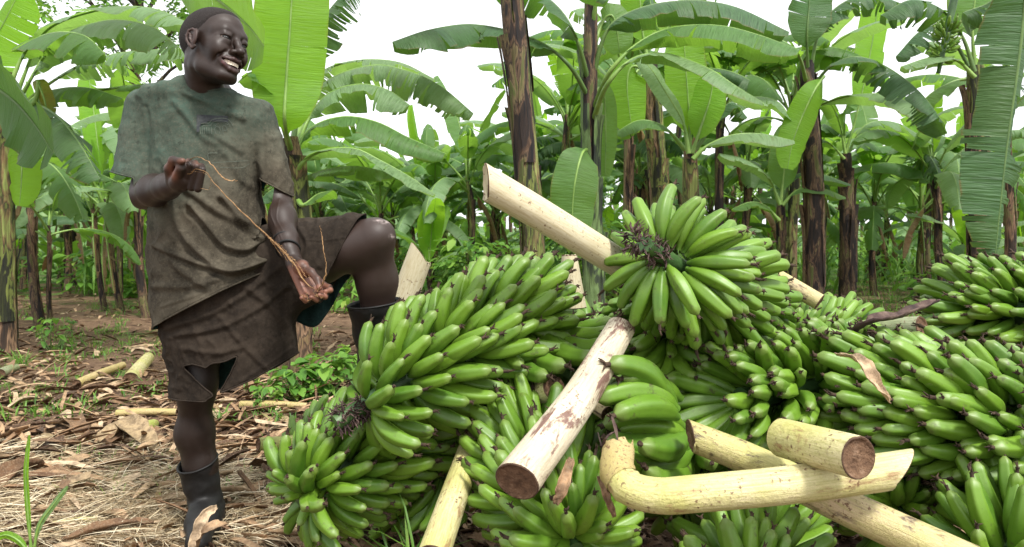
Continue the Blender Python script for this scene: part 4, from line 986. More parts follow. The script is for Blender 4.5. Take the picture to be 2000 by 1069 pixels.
dryleaf('tan cupped dry leaf on the litter at the left', [gnd(125, 830) + X((0, 0, .02)), gnd(145, 845) + X((0, 0, .06)), gnd(165, 870) + X((0, 0, .02))], .10, .8, 6)
dryleaf('long tan dry sheath lying in the litter at the left edge', [gnd(-20, 862) + X((0, 0, .03)), gnd(60, 850) + X((0, 0, .05)), gnd(120, 838) + X((0, 0, .03))], .05, 1.3, 7)
dryleaf('brown dry sheath lying in the straw in the left corner', [gnd(-20, 985) + X((0, 0, .03)), gnd(40, 955) + X((0, 0, .08)), gnd(90, 935) + X((0, 0, .03))], .12, 1.3, 8)
dryleaf('brown dry sheath lying along the bottom edge in the straw', [gnd(120, 1075) + X((0, 0, .03)), gnd(220, 1058) + X((0, 0, .05)), gnd(300, 1045) + X((0, 0, .04))], .06, 1.3, 9)
dryleaf('pale grey dry leaf curling over the toe of the standing boot', pts(2.06, (382, 1078, 2.08), (398, 1040, 2.04), (425, 1026, 2.03), (444, 1024, 2.05)), .038, .8, 10, hint=(-.3, -.5, .8))
dryleaf('thin grey dry sheath standing in front of the boot of the standing leg', pts(2.06, (372, 1075, 2.05), (385, 1040, 2.06), (402, 1005, 2.07), (424, 990, 2.10)), .035, 1.0, 11, hint=(.3, -1, .2))
dryleaf('dark branch-like dry sheath between the standing boot and the ground bunch', [gnd(425, 925) + X((0, 0, .03)), gnd(480, 918) + X((0, 0, .04)), gnd(560, 935) + X((0, 0, .03))], .03, 1.5, 12, 'bract')
dryleaf('pale dry leaf lying beside the ground bunch at its left', [gnd(480, 905) + X((0, 0, .03)), gnd(530, 890) + X((0, 0, .07)), gnd(580, 870) + X((0, 0, .06))], .09, .9, 13)
# sprout at the lower left, tuft by the cream stem
root = empty('banana_sprout', gnd(62, 1090), 'young green sprout with upright narrow leaves at the lower left corner', 'sprout'); c0 = root.location
Ys = 2.2
for i, (pp, W, mk) in enumerate([(pts(Ys, (62, 1090), (54, 1000), (50, 920), (57, 850)), .014, 'b'), (pts(Ys, (64, 1090), (75, 1030), (105, 985), (132, 950)), .018, 'p'), (pts(Ys, (60, 1090), (40, 1060), (10, 1045), (-20, 1060)), .022, 'b')]):
    mb = MB(); leaf_geo(mb, [p - c0 for p in pp], .15, W, (.2, -1, .3), (30, 20), 0, 300 + i, .006, seg=.02); mb.build('leaf', [LM[mk], 'midrib'], root)
rr = random.Random(77)
for i, (px, py, lb) in enumerate([(815, 1040, 'grass tuft growing between the ground bunch and the cream stem'), (40, 720, 'taller grass tuft at the left edge')]):
    g = gnd(px, py) if py < 1060 else at(px, py, 2.2); g = gnd(px, max(py, 700)); root = empty('grass_tuft', (g.x, g.y if i else 1.95, 0), lb, 'grass tuft')
    if i == 0: root.location = Vector(((815 - HX) / F * 1.92, 1.92, 0))
    s_ = [[[p - Vector((0, 0, 0)) for p in row] for row in pc] for pc in tuft(Vector((0, 0, 0)), 60, .34 if i == 0 else .2, .007, .06, rr)]
    scatter('blades', 'weed', s_, None, parent=root)


# ================================================================ THE MAN
def smin(a, b, k):
    h = np.maximum(k - np.abs(a - b), 0) / k; return np.minimum(a, b) - h * h * k * .25
class Vol:
    def __init__(s, lo, hi, h):
        s.lo = np.array(lo, float); s.h = h; s.n = np.ceil((np.array(hi) - s.lo) / h).astype(int) + 1
        s.D = np.full(s.n, .5, np.float32)
    def sub(s, lo, hi, pad):
        a = np.clip(np.floor((np.array(lo) - pad - s.lo) / s.h).astype(int), 0, s.n); b = np.clip(np.ceil((np.array(hi) + pad - s.lo) / s.h).astype(int) + 1, 0, s.n)
        if (b <= a).any(): return None, None
        ax = [(s.lo[i] + s.h * np.arange(a[i], b[i])).astype(np.float32) for i in range(3)]
        return tuple(slice(a[i], b[i]) for i in range(3)), (ax[0][:, None, None], ax[1][None, :, None], ax[2][None, None, :])
    def put(s, fn, lo, hi, k=.01, op='add', pad=None):
        sl, P = s.sub(lo, hi, pad if pad is not None else max(.03, k + 3 * s.h))
        if sl is None: return
        d = fn(*P); c = s.D[sl]
        s.D[sl] = smin(c, d, k) if op == 'add' else -smin(-c, d, k)
    def cap(s, a, b, ra, rb=None, k=.01, op='add', flat=None):
        a = np.array(a, float); b = np.array(b, float); rb = ra if rb is None else rb; ab = b - a; L2 = max(1e-9, ab @ ab); m = max(ra, rb)
        def fn(x, y, z):
            t = np.clip(((x - a[0]) * ab[0] + (y - a[1]) * ab[1] + (z - a[2]) * ab[2]) / L2, 0, 1)
            return np.sqrt((x - a[0] - t * ab[0]) ** 2 + (y - a[1] - t * ab[1]) ** 2 + (z - a[2] - t * ab[2]) ** 2) - (ra + (rb - ra) * t)
        s.put(fn, np.minimum(a, b) - m, np.maximum(a, b) + m, k, op)
    def chain(s, P, R, k=.008, op='add'):
        for i in range(len(P) - 1): s.cap(P[i], P[i + 1], R[i], R[i + 1], k, op)
    def ell(s, c, r, k=.01, op='add', rot=None):
        c = np.array(c, float); r = np.array(r, float); m = r.max(); Rm = np.eye(3) if rot is None else np.array(rot)
        def fn(x, y, z):
            dx, dy, dz = x - c[0], y - c[1], z - c[2]
            u = Rm[0, 0] * dx + Rm[1, 0] * dy + Rm[2, 0] * dz; v = Rm[0, 1] * dx + Rm[1, 1] * dy + Rm[2, 1] * dz; w_ = Rm[0, 2] * dx + Rm[1, 2] * dy + Rm[2, 2] * dz
            k0 = np.sqrt((u / r[0]) ** 2 + (v / r[1]) ** 2 + (w_ / r[2]) ** 2); k1 = np.sqrt((u / r[0] ** 2) ** 2 + (v / r[1] ** 2) ** 2 + (w_ / r[2] ** 2) ** 2)
            return k0 * (k0 - 1) / np.maximum(k1, 1e-6)
        s.put(fn, c - m, c + m, k, op)
    def nets(s):
        D = s.D; I = D < 0; n = np.array(D.shape)
        act = np.zeros(n - 1, bool); c0 = I[:-1, :-1, :-1]
        for i in (0, 1):
            for j in (0, 1):
                for k in (0, 1): act |= I[i:n[0] - 1 + i, j:n[1] - 1 + j, k:n[2] - 1 + k] != c0
        cells = np.argwhere(act); flat = np.ravel_multi_index(cells.T, n - 1)
        acc = np.zeros((len(cells), 3)); cnt = np.zeros(len(cells))
        cor = [(i, j, k) for i in (0, 1) for j in (0, 1) for k in (0, 1)]
        vals = {c: D[cells[:, 0] + c[0], cells[:, 1] + c[1], cells[:, 2] + c[2]].astype(float) for c in cor}
        for c in cor:
            for ax in range(3):
                if c[ax] == 0:
                    e = list(c); e[ax] = 1; e = tuple(e); a, b = vals[c], vals[e]; m = (a < 0) != (b < 0)
                    t = np.where(m, a / np.where(m, a - b, 1), 0); p = np.tile(np.array(c, float), (len(cells), 1)); p[:, ax] = t
                    acc[m] += p[m]; cnt[m] += 1
        V = s.lo + (cells + acc / cnt[:, None]) * s.h
        Fs = []
        for ax in range(3):
            o1, o2 = (ax + 1) % 3, (ax + 2) % 3
            sl0 = [slice(None)] * 3; sl1 = [slice(None)] * 3; sl0[ax] = slice(0, -1); sl1[ax] = slice(1, None)
            A = I[tuple(sl0)]; B = I[tuple(sl1)]; e = np.argwhere(A != B)
            e = e[(e[:, o1] > 0) & (e[:, o2] > 0) & (e[:, o1] < n[o1] - 1) & (e[:, o2] < n[o2] - 1)]
            ins = I[e[:, 0], e[:, 1], e[:, 2]]; q = []
            for d1, d2 in ((-1, -1), (0, -1), (0, 0), (-1, 0)):
                c = e.copy(); c[:, o1] += d1; c[:, o2] += d2; q.append(np.searchsorted(flat, np.ravel_multi_index(c.T, n - 1)))
            q = np.stack(q, 1); q[~ins] = q[~ins][:, ::-1]; Fs.append(q)
        return V, np.concatenate(Fs)

def to_px(V):
    Y = np.maximum(V[:, 1], .1); return HX + V[:, 0] / Y * F, HY - (V[:, 2] - ZC) / Y * F
def clean(V, Fc, keep):
    """drop faces touching removed verts"""
    fk = keep[Fc].all(axis=1); Fc = Fc[fk]; used = np.zeros(len(V), bool); used[Fc.ravel()] = True
    mp = np.cumsum(used) - 1; return V[used], mp[Fc], used
def smooth_mesh(V, Fc, it=2, lam=.5):
    E_ = np.concatenate([Fc[:, [0, 1]], Fc[:, [1, 2]], Fc[:, [2, 3]], Fc[:, [3, 0]]])
    for _ in range(it):
        S = np.zeros_like(V); C = np.zeros(len(V)); np.add.at(S, E_[:, 0], V[E_[:, 1]]); np.add.at(S, E_[:, 1], V[E_[:, 0]]); np.add.at(C, E_[:, 0], 1); np.add.at(C, E_[:, 1], 1)
        V = V + lam * (S / np.maximum(C, 1)[:, None] - V)
    return V
def normals(V, Fc):
    fn = np.cross(V[Fc[:, 2]] - V[Fc[:, 0]], V[Fc[:, 3]] - V[Fc[:, 1]]); N = np.zeros_like(V)
    for k in range(4): np.add.at(N, Fc[:, k], fn)
    return N / np.maximum(np.linalg.norm(N, axis=1), 1e-9)[:, None]
def cut(V, Fc, fns):
    """remove what lies beyond each cut and pull the new rim onto it"""
    for fn in fns:
        c = fn(V); keep = c <= 0; fk = keep[Fc].all(axis=1); part = (~fk) & keep[Fc].any(axis=1); rim = np.zeros(len(V), bool)
        rim[Fc[part].ravel()] = True; rim &= keep
        e = 1e-3; G = np.stack([(fn(V[rim] + np.eye(3)[i] * e) - c[rim]) / e for i in range(3)], 1)
        V = V.copy(); V[rim] -= G * (c[rim] / np.maximum((G * G).sum(1), 1e-6))[:, None]
        V, Fc, _ = clean(V, Fc, keep)
    return V, Fc
def npmesh(name, V, Fc, mats, parent=None, col=None, loc=(0, 0, 0)):
    me = bpy.data.meshes.new(name); V = V - np.array(loc); me.from_pydata(V.tolist(), [], Fc.tolist())
    for m in mats: me.materials.append(M[m])
    me.polygons.foreach_set('use_smooth', [True] * len(Fc))
    if col is not None:
        at_ = me.color_attributes.new('tone', 'FLOAT_COLOR', 'POINT'); c4 = np.ones((len(V), 4), np.float32); c4[:, :3] = col; at_.data.foreach_set('color', c4.ravel())
    return link(name, me, parent)
def plane_px(p, q, sgn, Y=2.3):
    """cut by the plane through the two pixel points and the lens height line of sight; sgn picks the removed side"""
    a = at(p[0], p[1], Y); b = at(q[0], q[1], Y); d = (b - a).normalized(); n = Vector((-d.z, 0, d.x)) * sgn
    return lambda V, n=n, a=a: (V[:, 0] - a.x) * n.x + (V[:, 2] - a.z) * n.z
def p_(px, py, Y): return np.array(at(px, py, Y))
def seg_ridge(X, Z, poly, w):
    """gaussian of the distance to a polyline in front view"""
    best = np.full(X.shape, 1e9); 
    for (x0, y0), (x1, y1) in zip(poly[:-1], poly[1:]):
        dx, dy = x1 - x0, y1 - y0; t = np.clip(((X - x0) * dx + (Z - y0) * dy) / (dx * dx + dy * dy), 0, 1)
        best = np.minimum(best, (X - x0 - t * dx) ** 2 + (Z - y0 - t * dy) ** 2)
    return np.exp(-best / (w * w))
def smoothpoly(P, n=24): return [(p.x, p.y) for p in catmull([(a, b, 0) for a, b in P], n)]

MAN = Vector(at(400, 1056, 2.36)); MAN.z = 0
man = empty('person', MAN, 'smiling man in a dirty T-shirt and torn shorts, one booted foot up on the heap', 'person')
ML = tuple(MAN)

# materials
t = NT('skin'); at_ = t.n('ShaderNodeVertexColor'); at_.layer_name = 'tone'; ob = t.coord('Object')
n = t.noise(ob, 35, 5, .65); n2 = t.noise(ob, 9, 3)
c = t.mix(t.math('MULTIPLY', t.ramp(n2, [(.4, 0), (.7, .5)]), 1.0), at_.outputs[0], (.034, .022, .018))
c = t.mix(t.ramp(n, [(.55, 0), (.8, .16)]), c, (.07, .055, .05))
M['skin'] = t.end(t.pr(c, t.math('MULTIPLY_ADD', n, .30, .36), t.bump(t.noise(ob, 260, 3), .18, .002), .38))
t = NT('hair'); ob = t.coord('Object'); n = t.noise(ob, 700, 2, .6)
M['hair'] = t.end(t.pr(t.ramp(n, [(.35, (.010, .008, .007)), (.7, (.034, .026, .024))]), .9, t.bump(n, .9, .003), .25))
simple('teeth', [(.3, (.66, .55, .42)), (.7, (.78, .68, .56))], 40, .3)
simple('gum', [(.3, (.16, .05, .045)), (.7, (.22, .08, .07))], 40, .35)
simple('eye_white', [(.3, (.16, .12, .10)), (.7, (.22, .17, .14))], 40, .2)
simple('pupil', [(.3, (.008, .006, .005)), (.7, (.012, .01, .008))], 40, .15)
def cloth(name, ca, cb, cd, sc=2.2, weave=900, grn=None):
    t = NT(name); ob = t.coord('Object'); a = t.noise(ob, sc * 2, 6, .65, .4); b = t.noise(ob, sc * 6, 6, .7); w_ = t.noise(ob, weave, 1); g_ = t.noise(ob, 1.7, 3, .5, .3)
    c = t.mix(t.ramp(a, [(.38, 0), (.62, 1)]), ca, cb); c = t.mix(t.ramp(b, [(.50, 0), (.72, .75)]), c, cd)
    if grn:
        sx = t.n('ShaderNodeSeparateXYZ'); t.l(ob, sx.inputs[0])
        k = t.math('MULTIPLY_ADD', sx.outputs[2], 1.7, -1.80); k = t.math('SUBTRACT', k, t.math('MULTIPLY', sx.outputs[0], 1.1)); k = t.math('ADD', k, t.math('MULTIPLY_ADD', g_, 2.0, -.85))
        c = t.mix(t.math('MULTIPLY', t.ramp(k, [(.1, 0), (.75, 1)]), t.ramp(b, [(.3, 1), (.75, .25)])), c, grn)
    st = t.coord('Object', (3, 3, 1)); dk = t.ramp(t.noise(ob, 26, 8, .85), [(.54, 0), (.66, .6)]); gr = t.noise(ob, 130, 3, .8); c = t.mix(t.ramp(gr, [(.5, 0), (.8, .5)]), c, tuple(min(1, x * 1.7) for x in cb)); c = t.mix(dk, c, tuple(x * .4 for x in cd))
    h = t.math('ADD', t.math('MULTIPLY', w_, .3), t.noise(ob, 55, 4, .6))
    M[name] = t.end(t.pr(c, .92, t.bump(h, .35, .004), .15, Sheen_Weight=.0))
cloth('shirt_cloth', (.032, .027, .019), (.088, .076, .055), (.009, .007, .005), grn=(.050, .086, .066))
cloth('shirt_inside', (.02, .10, .10), (.03, .13, .125), (.02, .05, .05))
cloth('shorts_cloth', (.018, .0135, .010), (.040, .030, .022), (.009, .007, .0055), 2.6, 700)
cloth('lining_cloth', (.012, .032, .030), (.022, .05, .046), (.010, .016, .015))
t = NT('rubber'); ob = t.coord('Object'); n = t.noise(ob, 12, 6, .7)
M['rubber'] = t.end(t.pr(t.ramp(n, [(.35, (.005, .005, .005)), (.62, (.010, .0095, .009)), (.80, (.05, .042, .035))]), t.math('MULTIPLY_ADD', n, .5, .32), t.bump(t.noise(ob, 30, 4), .25, .004), .32))
simple('fibre', [(.3, (.14, .07, .025)), (.55, (.27, .15, .06)), (.75, (.45, .32, .18))], 60, .7)

SK = np.array((.0190, .0100, .0066)); PALM = np.array((.19, .078, .048)); LIP = np.array((.036, .015, .013))
# ---- head (local frame: x = his right, y = face forward, z = up)
yaw, pit, rol = math.radians(62), math.radians(0), math.radians(11)
Lv = Vector((math.cos(yaw), math.sin(yaw), 0)); Fv = Vector((math.sin(yaw), -math.cos(yaw), 0)); Uv = Vector((0, 0, 1))
F2 = Fv * math.cos(pit) - Uv * math.sin(pit); U2 = Uv * math.cos(pit) + Fv * math.sin(pit)
U3 = U2 * math.cos(rol) + Lv * math.sin(rol); R3 = -Lv * math.cos(rol) + U2 * math.sin(rol)
HO = at(414, 99, 2.20); HM = np.array([R3, F2, U3]).T  # columns
YS = 1.19; ZS = 1.06
def hw(p): return np.array(HO) + HM @ (np.array(p, float) * (1, YS, ZS))
def hl(V): return ((V - np.array(HO)) @ HM) / np.array((1, YS, ZS))
lo = hw((0, 0, 0)) - .19; hi = hw((0, 0, 0)) + .19; lo[2] -= .10; hi[2] -= .02
hv = Vol(lo, hi, .0016)
def HE(c, r, k=.012, op='add', rx=0, ry=0, rz=0, both=True):
    for sgn in ((1, -1) if both and abs(c[0]) > 1e-6 else (1,)):
        from mathutils import Euler
        Rl = np.array(Euler((math.radians(rx), math.radians(ry) * sgn, math.radians(rz) * sgn)).to_matrix())
        hv.ell(hw((c[0] * sgn, c[1], c[2])), (r[0] * .97, r[1] * YS, r[2] * ZS), k, op, HM @ Rl)
def HC(P, R, k=.008, op='add', both=True):
    sg = (1, -1) if both and any(abs(p[0]) > 1e-6 for p in P) else (1,)
    for sgn in sg: hv.chain([hw((p[0] * sgn, p[1], p[2])) for p in P], R if isinstance(R, (list, tuple)) else [R] * len(P), k, op)
HE((0, -.016, .046), (.0735, .090, .083), .01)
HE((0, .030, .048), (.060, .054, .060), .02)
HE((0, .030, -.020), (.0565, .057, .068), .02)
HE((0, .032, -.064), (.040, .050, .034), .025)
HC([(.047, -.002, -.036), (.042, .018, -.068), (.020, .070, -.091)], [.008, .0105, .015], .028)
HE((0, .078, -.090), (.020, .015, .015), .014)
HE((.045, .052, -.006), (.017, .024, .018), .026)
HE((.038, .066, -.024), (.022, .018, .022), .028)
HC([(.047, .056, .034), (.032, .072, .037), (.012, .080, .030)], [.008, .0090, .009], .026)
HE((.032, .093, .014), (.020, .014, .012), .016, 'sub')
HE((.0305, .0715, .0125), (.0165, .0165, .0150), .004)
HC([(.048, .064, .008), (.038, .078, .003), (.027, .082, .002), (.018, .077, .007)], [.003, .0040, .0040, .003], .014)
HC([(.048, .067, .017), (.038, .081, .0225), (.027, .085, .0215), (.019, .080, .016)], [.003, .0040, .0040, .003], .011)
HC([(.047, .0740, .0130), (.040, .0840, .0130), (.031, .0890, .0125), (.021, .0870, .0110)], [.0016, .0040, .0046, .0026], .002, 'sub')
HC([(0, .080, .028), (0, .093, .006), (0, .104, -.016)], [.009, .0085, .0115], .010)
HE((0, .106, -.021), (.0145, .013, .0115), .006)
HE((.0165, .096, -.0255), (.0085, .0105, .008), .006)
HE((.0085, .104, -.0335), (.0042, .005, .0035), .003, 'sub')
HC([(.027, .093, -.024), (.041, .077, -.040), (.046, .065, -.060)], [.002, .002, .001], .010, 'sub')
HE((0, .070, -.054), (.036, .032, .028), .014)
HC([(.040, .067, -.044), (.026, .087, -.0455), (.010, .0985, -.0445), (0, .0985, -.0455)], [.0030, .0042, .0050, .0048], .005)
HC([(.040, .067, -.046), (.028, .082, -.063), (.012, .092, -.0745), (0, .0945, -.076)], [.0030, .0045, .0056, .0058], .005)
HC([(.034, .078, -.0475), (.022, .092, -.055), (.010, .100, -.0595), (0, .102, -.060)], [.0030, .0058, .0082, .0088], .002, 'sub')
HC([(.024, .084, -.054), (.010, .090, -.058), (0, .092, -.059)], [.006, .008, .008], .002, 'sub')
# ears
HE((.0735, .009, .004), (.0085, .0165, .029), .006, rx=-10, rz=-20)
HC([(.0760, .019, .012), (.0785, .015, .024), (.0815, .006, .029), (.0845, -.004, .025), (.0850, -.009, .010), (.0830, -.007, -.004), (.0790, .002, -.018), (.0755, .010, -.025), (.0735, .017, -.020)], [.0030, .0034, .0036, .0036, .0036, .0036, .0040, .0048, .0042], .003)
HC([(.0815, -.001, .016), (.0810, .001, .002), (.0785, .008, -.010)], [.0030, .0032, .003], .003)
HC([(.0865, .008, .015), (.0855, .008, .004), (.0845, .011, -.006)], [.0040, .0060, .0040], .003, 'sub')
HC([(.0775, .0185, -.002), (.0785, .0160, -.008)], [.0030, .0030], .003)
# neck and upper chest, down inside the collar
nk = p_(404, 205, 2.31)
hv.chain([hw((0, -.026, -.040)), (hw((0, -.022, -.075)) + nk) / 2, nk], [.054, .053, .066], .025)
hv.chain([hw((.040, -.012, -.060)), p_(402, 176, 2.235), p_(422, 205, 2.245)], [.012, .010, .010], .018)
V, Fc = hv.nets(); V = smooth_mesh(V, Fc, 1, .35)
zc = at(400, 212, 2.3).z
V, Fc = cut(V, Fc, [lambda P: zc - P[:, 2]])
bm_parts = []
def tone_head(V):
    l = hl(V); C = np.tile(SK, (len(V), 1)); px, py = to_px(V)
    x, y, z = np.abs(l[:, 0]), l[:, 1], l[:, 2]
    # lips: reddish brown band round the mouth
    d = np.sqrt(np.maximum(0, (x / .040)) ** 2 + ((z + .060 + .010 * (x / .04) ** 2 * -1) / .0225) ** 2); lip = np.clip((1.05 - d) * 5, 0, 1) * (y > .070)
    C = C * (1 - lip[:, None]) + LIP * lip[:, None]
    ear = np.clip((x - .0765) * 200, 0, 1) * (z < .034) * (y < .03); C = C * (1 - .5 * ear[:, None]) + np.array((.085, .045, .038)) * .5 * ear[:, None]
    chk = np.exp(-(((x - .042) / .02) ** 2 + ((z + .02) / .02) ** 2)) * (y > .04); C = C * (1 + .35 * chk[:, None])  # cheek highlight painted into the skin tone
    fh = np.clip((z - .03) * 12, 0, 1) * np.clip((y - .03) * 20, 0, 1); C = C * (1 + .35 * fh[:, None])  # forehead highlight painted in the same way
    inn = (y < .089) & (x < .036) & (z < -.046) & (z > -.073) & (y > .062); ins = inn & (x * x / .036 ** 2 + ((z + .059) / .014) ** 2 < 1); C[ins] = (.05, .012, .012)
    hl_ = np.interp(l[:, 1], [-.12, -.06, -.022, -.012, .012, .028, .040, .062, .09], [-.030, -.022, -.004, .034, .036, .050, .070, .090, .096]); sc_ = np.clip((z - hl_ + .006) / .012, 0, 1) * (x < .0755)
    C = C * (1 - .75 * sc_[:, None]) + np.array((.020, .017, .018)) * .75 * sc_[:, None]
    return C
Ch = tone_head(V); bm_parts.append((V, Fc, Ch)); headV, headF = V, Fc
# short cropped hair: a shell 2 mm off the scalp
l = hl(V); hairline = np.interp(l[:, 1], [-.12, -.06, -.022, -.012, .012, .028, .040, .062, .09], [-.030, -.022, -.004, .034, .036, .050, .070, .090, .096])
hairline = hairline + np.array([.003 * nz(p[0] * 60, p[1] * 60, p[2] * 60) for p in V]); hd = l[:, 2] - hairline
keep = (hd > 0) & ~((np.abs(l[:, 0]) > .0745) & (l[:, 2] < .034)); N = normals(V, Fc)
Vh, Fh, used = clean(V + N * (np.clip(hd / .012, .05, 1) * .0020)[:, None], Fc, keep)
npmesh('hair', Vh, Fh, ['hair'], man, loc=ML)
# eyes and teeth
for sgn in (1, -1):
    mb = MB(); c0 = hw((.0305 * sgn, .0742, .0128)); rows = []
    for i in range(9):
        th = math.pi * i / 8; rows.append([tuple(c0 + HM @ (np.array((math.sin(th) * math.cos(a), math.cos(th), math.sin(th) * math.sin(a))) * .0158)) for a in [2 * math.pi * k / 16 for k in range(16)]])
    mb.grid(rows, 0, True); mb.m = [1 if i // 16 < 3 else 0 for i in range(len(mb.f))]
    mb.v = [tuple(Vector(v) - MAN) for v in mb.v]; mb.build('eye', ['eye_white', 'pupil'], man)
def arch(name, z0, z1, y0, n, mat, rad=.040, gum=False):
    mb = MB()
    for k in range(n):
        a0, a1 = [math.radians(-62 + 124 * (k + e) / n) for e in (.015, .985)]; rows = []
        for zz in (0, .25, .6, 1.0):
            row = []
            for q in range(5):
                a = a0 + (a1 - a0) * q / 4; bul = .0012 * math.sin(math.pi * q / 4) * (1 - .4 * zz); rr_ = rad
                z = z0 + (z1 - z0) * zz + (.0010 * math.cos(a * 3) if zz == 1 else 0) + .006 * abs(math.sin(a)) ** 2
                row.append(Vector(hw((math.sin(a) * (rr_ * .80 + bul), y0 - rr_ + math.cos(a) * (rr_ + bul), z))) - MAN)
            rows.append(row)
        mb.grid(rows)
    return mb.build(name, [mat], man)
arch('teeth', -.0490, -.0625, .0955, 10, 'teeth'); arch('teeth', -.0715, -.0640, .0870, 10, 'teeth')

# ---- torso hidden by the clothes, arms, legs: same surface function on coarser grids
def limb(parts, lo_hi, h, cuts=(), sm=1):
    v = Vol(lo_hi[0], lo_hi[1], h)
    for f_ in parts: f_(v)
    V, Fc = v.nets(); V = smooth_mesh(V, Fc, sm, .4)
    if cuts: V, Fc = cut(V, Fc, cuts)
    return V, Fc
# his left arm (picture right)
sh, el, wr = p_(508, 232, 2.32), p_(543, 398, 2.315), p_(564, 488, 2.15)
def armL(v):
    v.chain([sh, (sh * .45 + el * .55) + (0, .0, 0), el], [.050, .043, .039], .03)
    v.chain([el, el * .65 + wr * .35, wr * .8 + el * .2, wr], [.041, .0425, .031, .026], .03)
    pal = [p_(572, 505, 2.135), p_(586, 530, 2.115), p_(602, 554, 2.09)]
    v.chain([wr, pal[0]], [.0265, .024], .02)
    M_ = [p_(630, 556, 2.10), p_(622, 567, 2.085), p_(609, 574, 2.07), p_(594, 577, 2.06)]
    for i, m_ in enumerate(M_):
        b = p_(574 - 3 * i + 3, 508 + 2 * i, 2.14 - .012 * i); v.chain([b, m_], [.015, .0115], .012)
    v.chain([p_(578, 512, 2.10), p_(590, 522, 2.07), p_(598, 535, 2.065)], [.016, .019, .012], .014)   # ball of the thumb
    tips = [[p_(643, 562, 2.06), p_(645, 567, 2.03), p_(636, 570, 2.01)], [p_(636, 576, 2.04), p_(635, 580, 2.01), p_(624, 577, 1.99)],
            [p_(622, 584, 2.03), p_(619, 586, 2.00), p_(608, 581, 1.985)], [p_(602, 586, 2.025), p_(597, 588, 2.0), p_(589, 582, 1.985)]]
    for i, (m_, tp) in enumerate(zip(M_, tips)): v.chain([m_] + tp, [.0105, .0092 - .0006 * i, .0085 - .0006 * i, .0072 - .0004 * i], .004)
    v.chain([p_(590, 520, 2.075), p_(608, 532, 2.05), p_(620, 546, 2.035), p_(624, 563, 2.02)], [.0135, .0115, .0100, .0078], .006)
V, Fc = limb([armL], (np.array(at(470, 620, 2.0)) - (0, .12, .02), np.array(at(700, 200, 2.0)) + (.05, .52, .16)), .0021, [lambda P: P[:, 2] - at(500, 300, 2.3).z])
C = np.tile(SK * 1.15, (len(V), 1)); px, py = to_px(V); N = normals(V, Fc)
m_ = np.clip((-N[:, 1] * 1.0 - .05) * 2.2, 0, 1) * np.clip((py + (px - 570) * .55 - 513) / 14, 0, 1)
thumbm = seg_ridge(px, py, [(592, 520), (612, 532), (622, 550)], 9); tipm = np.exp(-(((px - 623) / 6) ** 2 + ((py - 563) / 6) ** 2))
m_ = m_ * (1 - thumbm * .8) + tipm * .5; m_ = np.clip(m_, 0, 1)
C = C * (1 - m_[:, None]) + PALM * m_[:, None]
for pl in ([(590, 560), (612, 558), (632, 548)], [(584, 545), (600, 540), (612, 540)]):
    cr = seg_ridge(px, py, pl, 1.6); C *= (1 - .5 * cr * m_)[:, None]
V = V - N * 0
vein = sum(seg_ridge(px, py, smoothpoly(pl), 1.5) for pl in ([(528, 380), (530, 420), (545, 455), (556, 480)], [(545, 390), (540, 425), (552, 450)], [(524, 410), (536, 440), (545, 470)]))
V = V + N * (vein * .0011 * (N[:, 1] < 0))[:, None]
bm_parts.append((V, Fc, C))
# his right arm (picture left), elbow bent, forearm coming towards the camera, fist closed on the fibre
sr, er, wrr = p_(290, 225, 2.31), p_(282, 378, 2.26), p_(335, 362, 2.04)
def armR(v):
    v.chain([sr, sr * .5 + er * .5, er], [.050, .047, .044], .03)
    v.chain([er, er * .6 + wrr * .4, wrr * .85 + er * .15, wrr], [.044, .044, .033, .029], .03)
    v.ell(p_(358, 352, 1.985), (.033, .030, .026), .02)
    v.chain([wrr, p_(350, 358, 2.0)], [.028, .026], .02)
    for i in range(4):
        x0 = 354 + 12.5 * i; dz = (0, -2, 1, 7)[i]
        k1 = p_(x0 - 5, 366 + dz * .4, 1.985 - .004 * i); k2 = p_(x0 + (2, 4, 5, 4)[i], 325 + dz, 1.945 + .006 * i); k3 = p_(x0 + 2, 318 + dz, 1.98 + .004 * i); k4 = p_(x0 - 4, 336 + dz, 2.015)
        v.chain([k1, k2], [.0112, .0100 - .0004 * i], .0015); v.chain([k2, k3, k4], [.0100 - .0004 * i, .0090, .0080], .0015)
    v.chain([p_(336, 352, 2.0), p_(331, 330, 1.97), p_(338, 314, 1.945), p_(356, 315, 1.93)], [.017, .0135, .0115, .0090], .007)
    v.chain([p_(346, 345, 1.96), p_(352, 330, 1.94)], [.014, .012], .01)
V, Fc = limb([armR], (np.array(at(225, 440, 2.1)) - (0.02, .22, .02), np.array(at(430, 200, 2.1)) + (.03, .32, .10)), .0021, [lambda P: P[:, 2] - at(300, 290, 2.3).z])
C = np.tile(SK * .95, (len(V), 1)); px, py = to_px(V); N = normals(V, Fc)
m_ = np.clip(seg_ridge(px, py, [(329, 322), (336, 332), (338, 345)], 9) + .8 * seg_ridge(px, py, [(350, 316), (362, 312)], 5), 0, 1) * (V[:, 1] < 2.03)
C = C * (1 - m_[:, None]) + PALM * m_[:, None]; tp = np.exp(-(((px - 385) / 7) ** 2 + ((py - 318) / 5) ** 2)); C = C * (1 - .6 * tp[:, None]) + PALM * .6 * tp[:, None]
bm_parts.append((V, Fc, C))
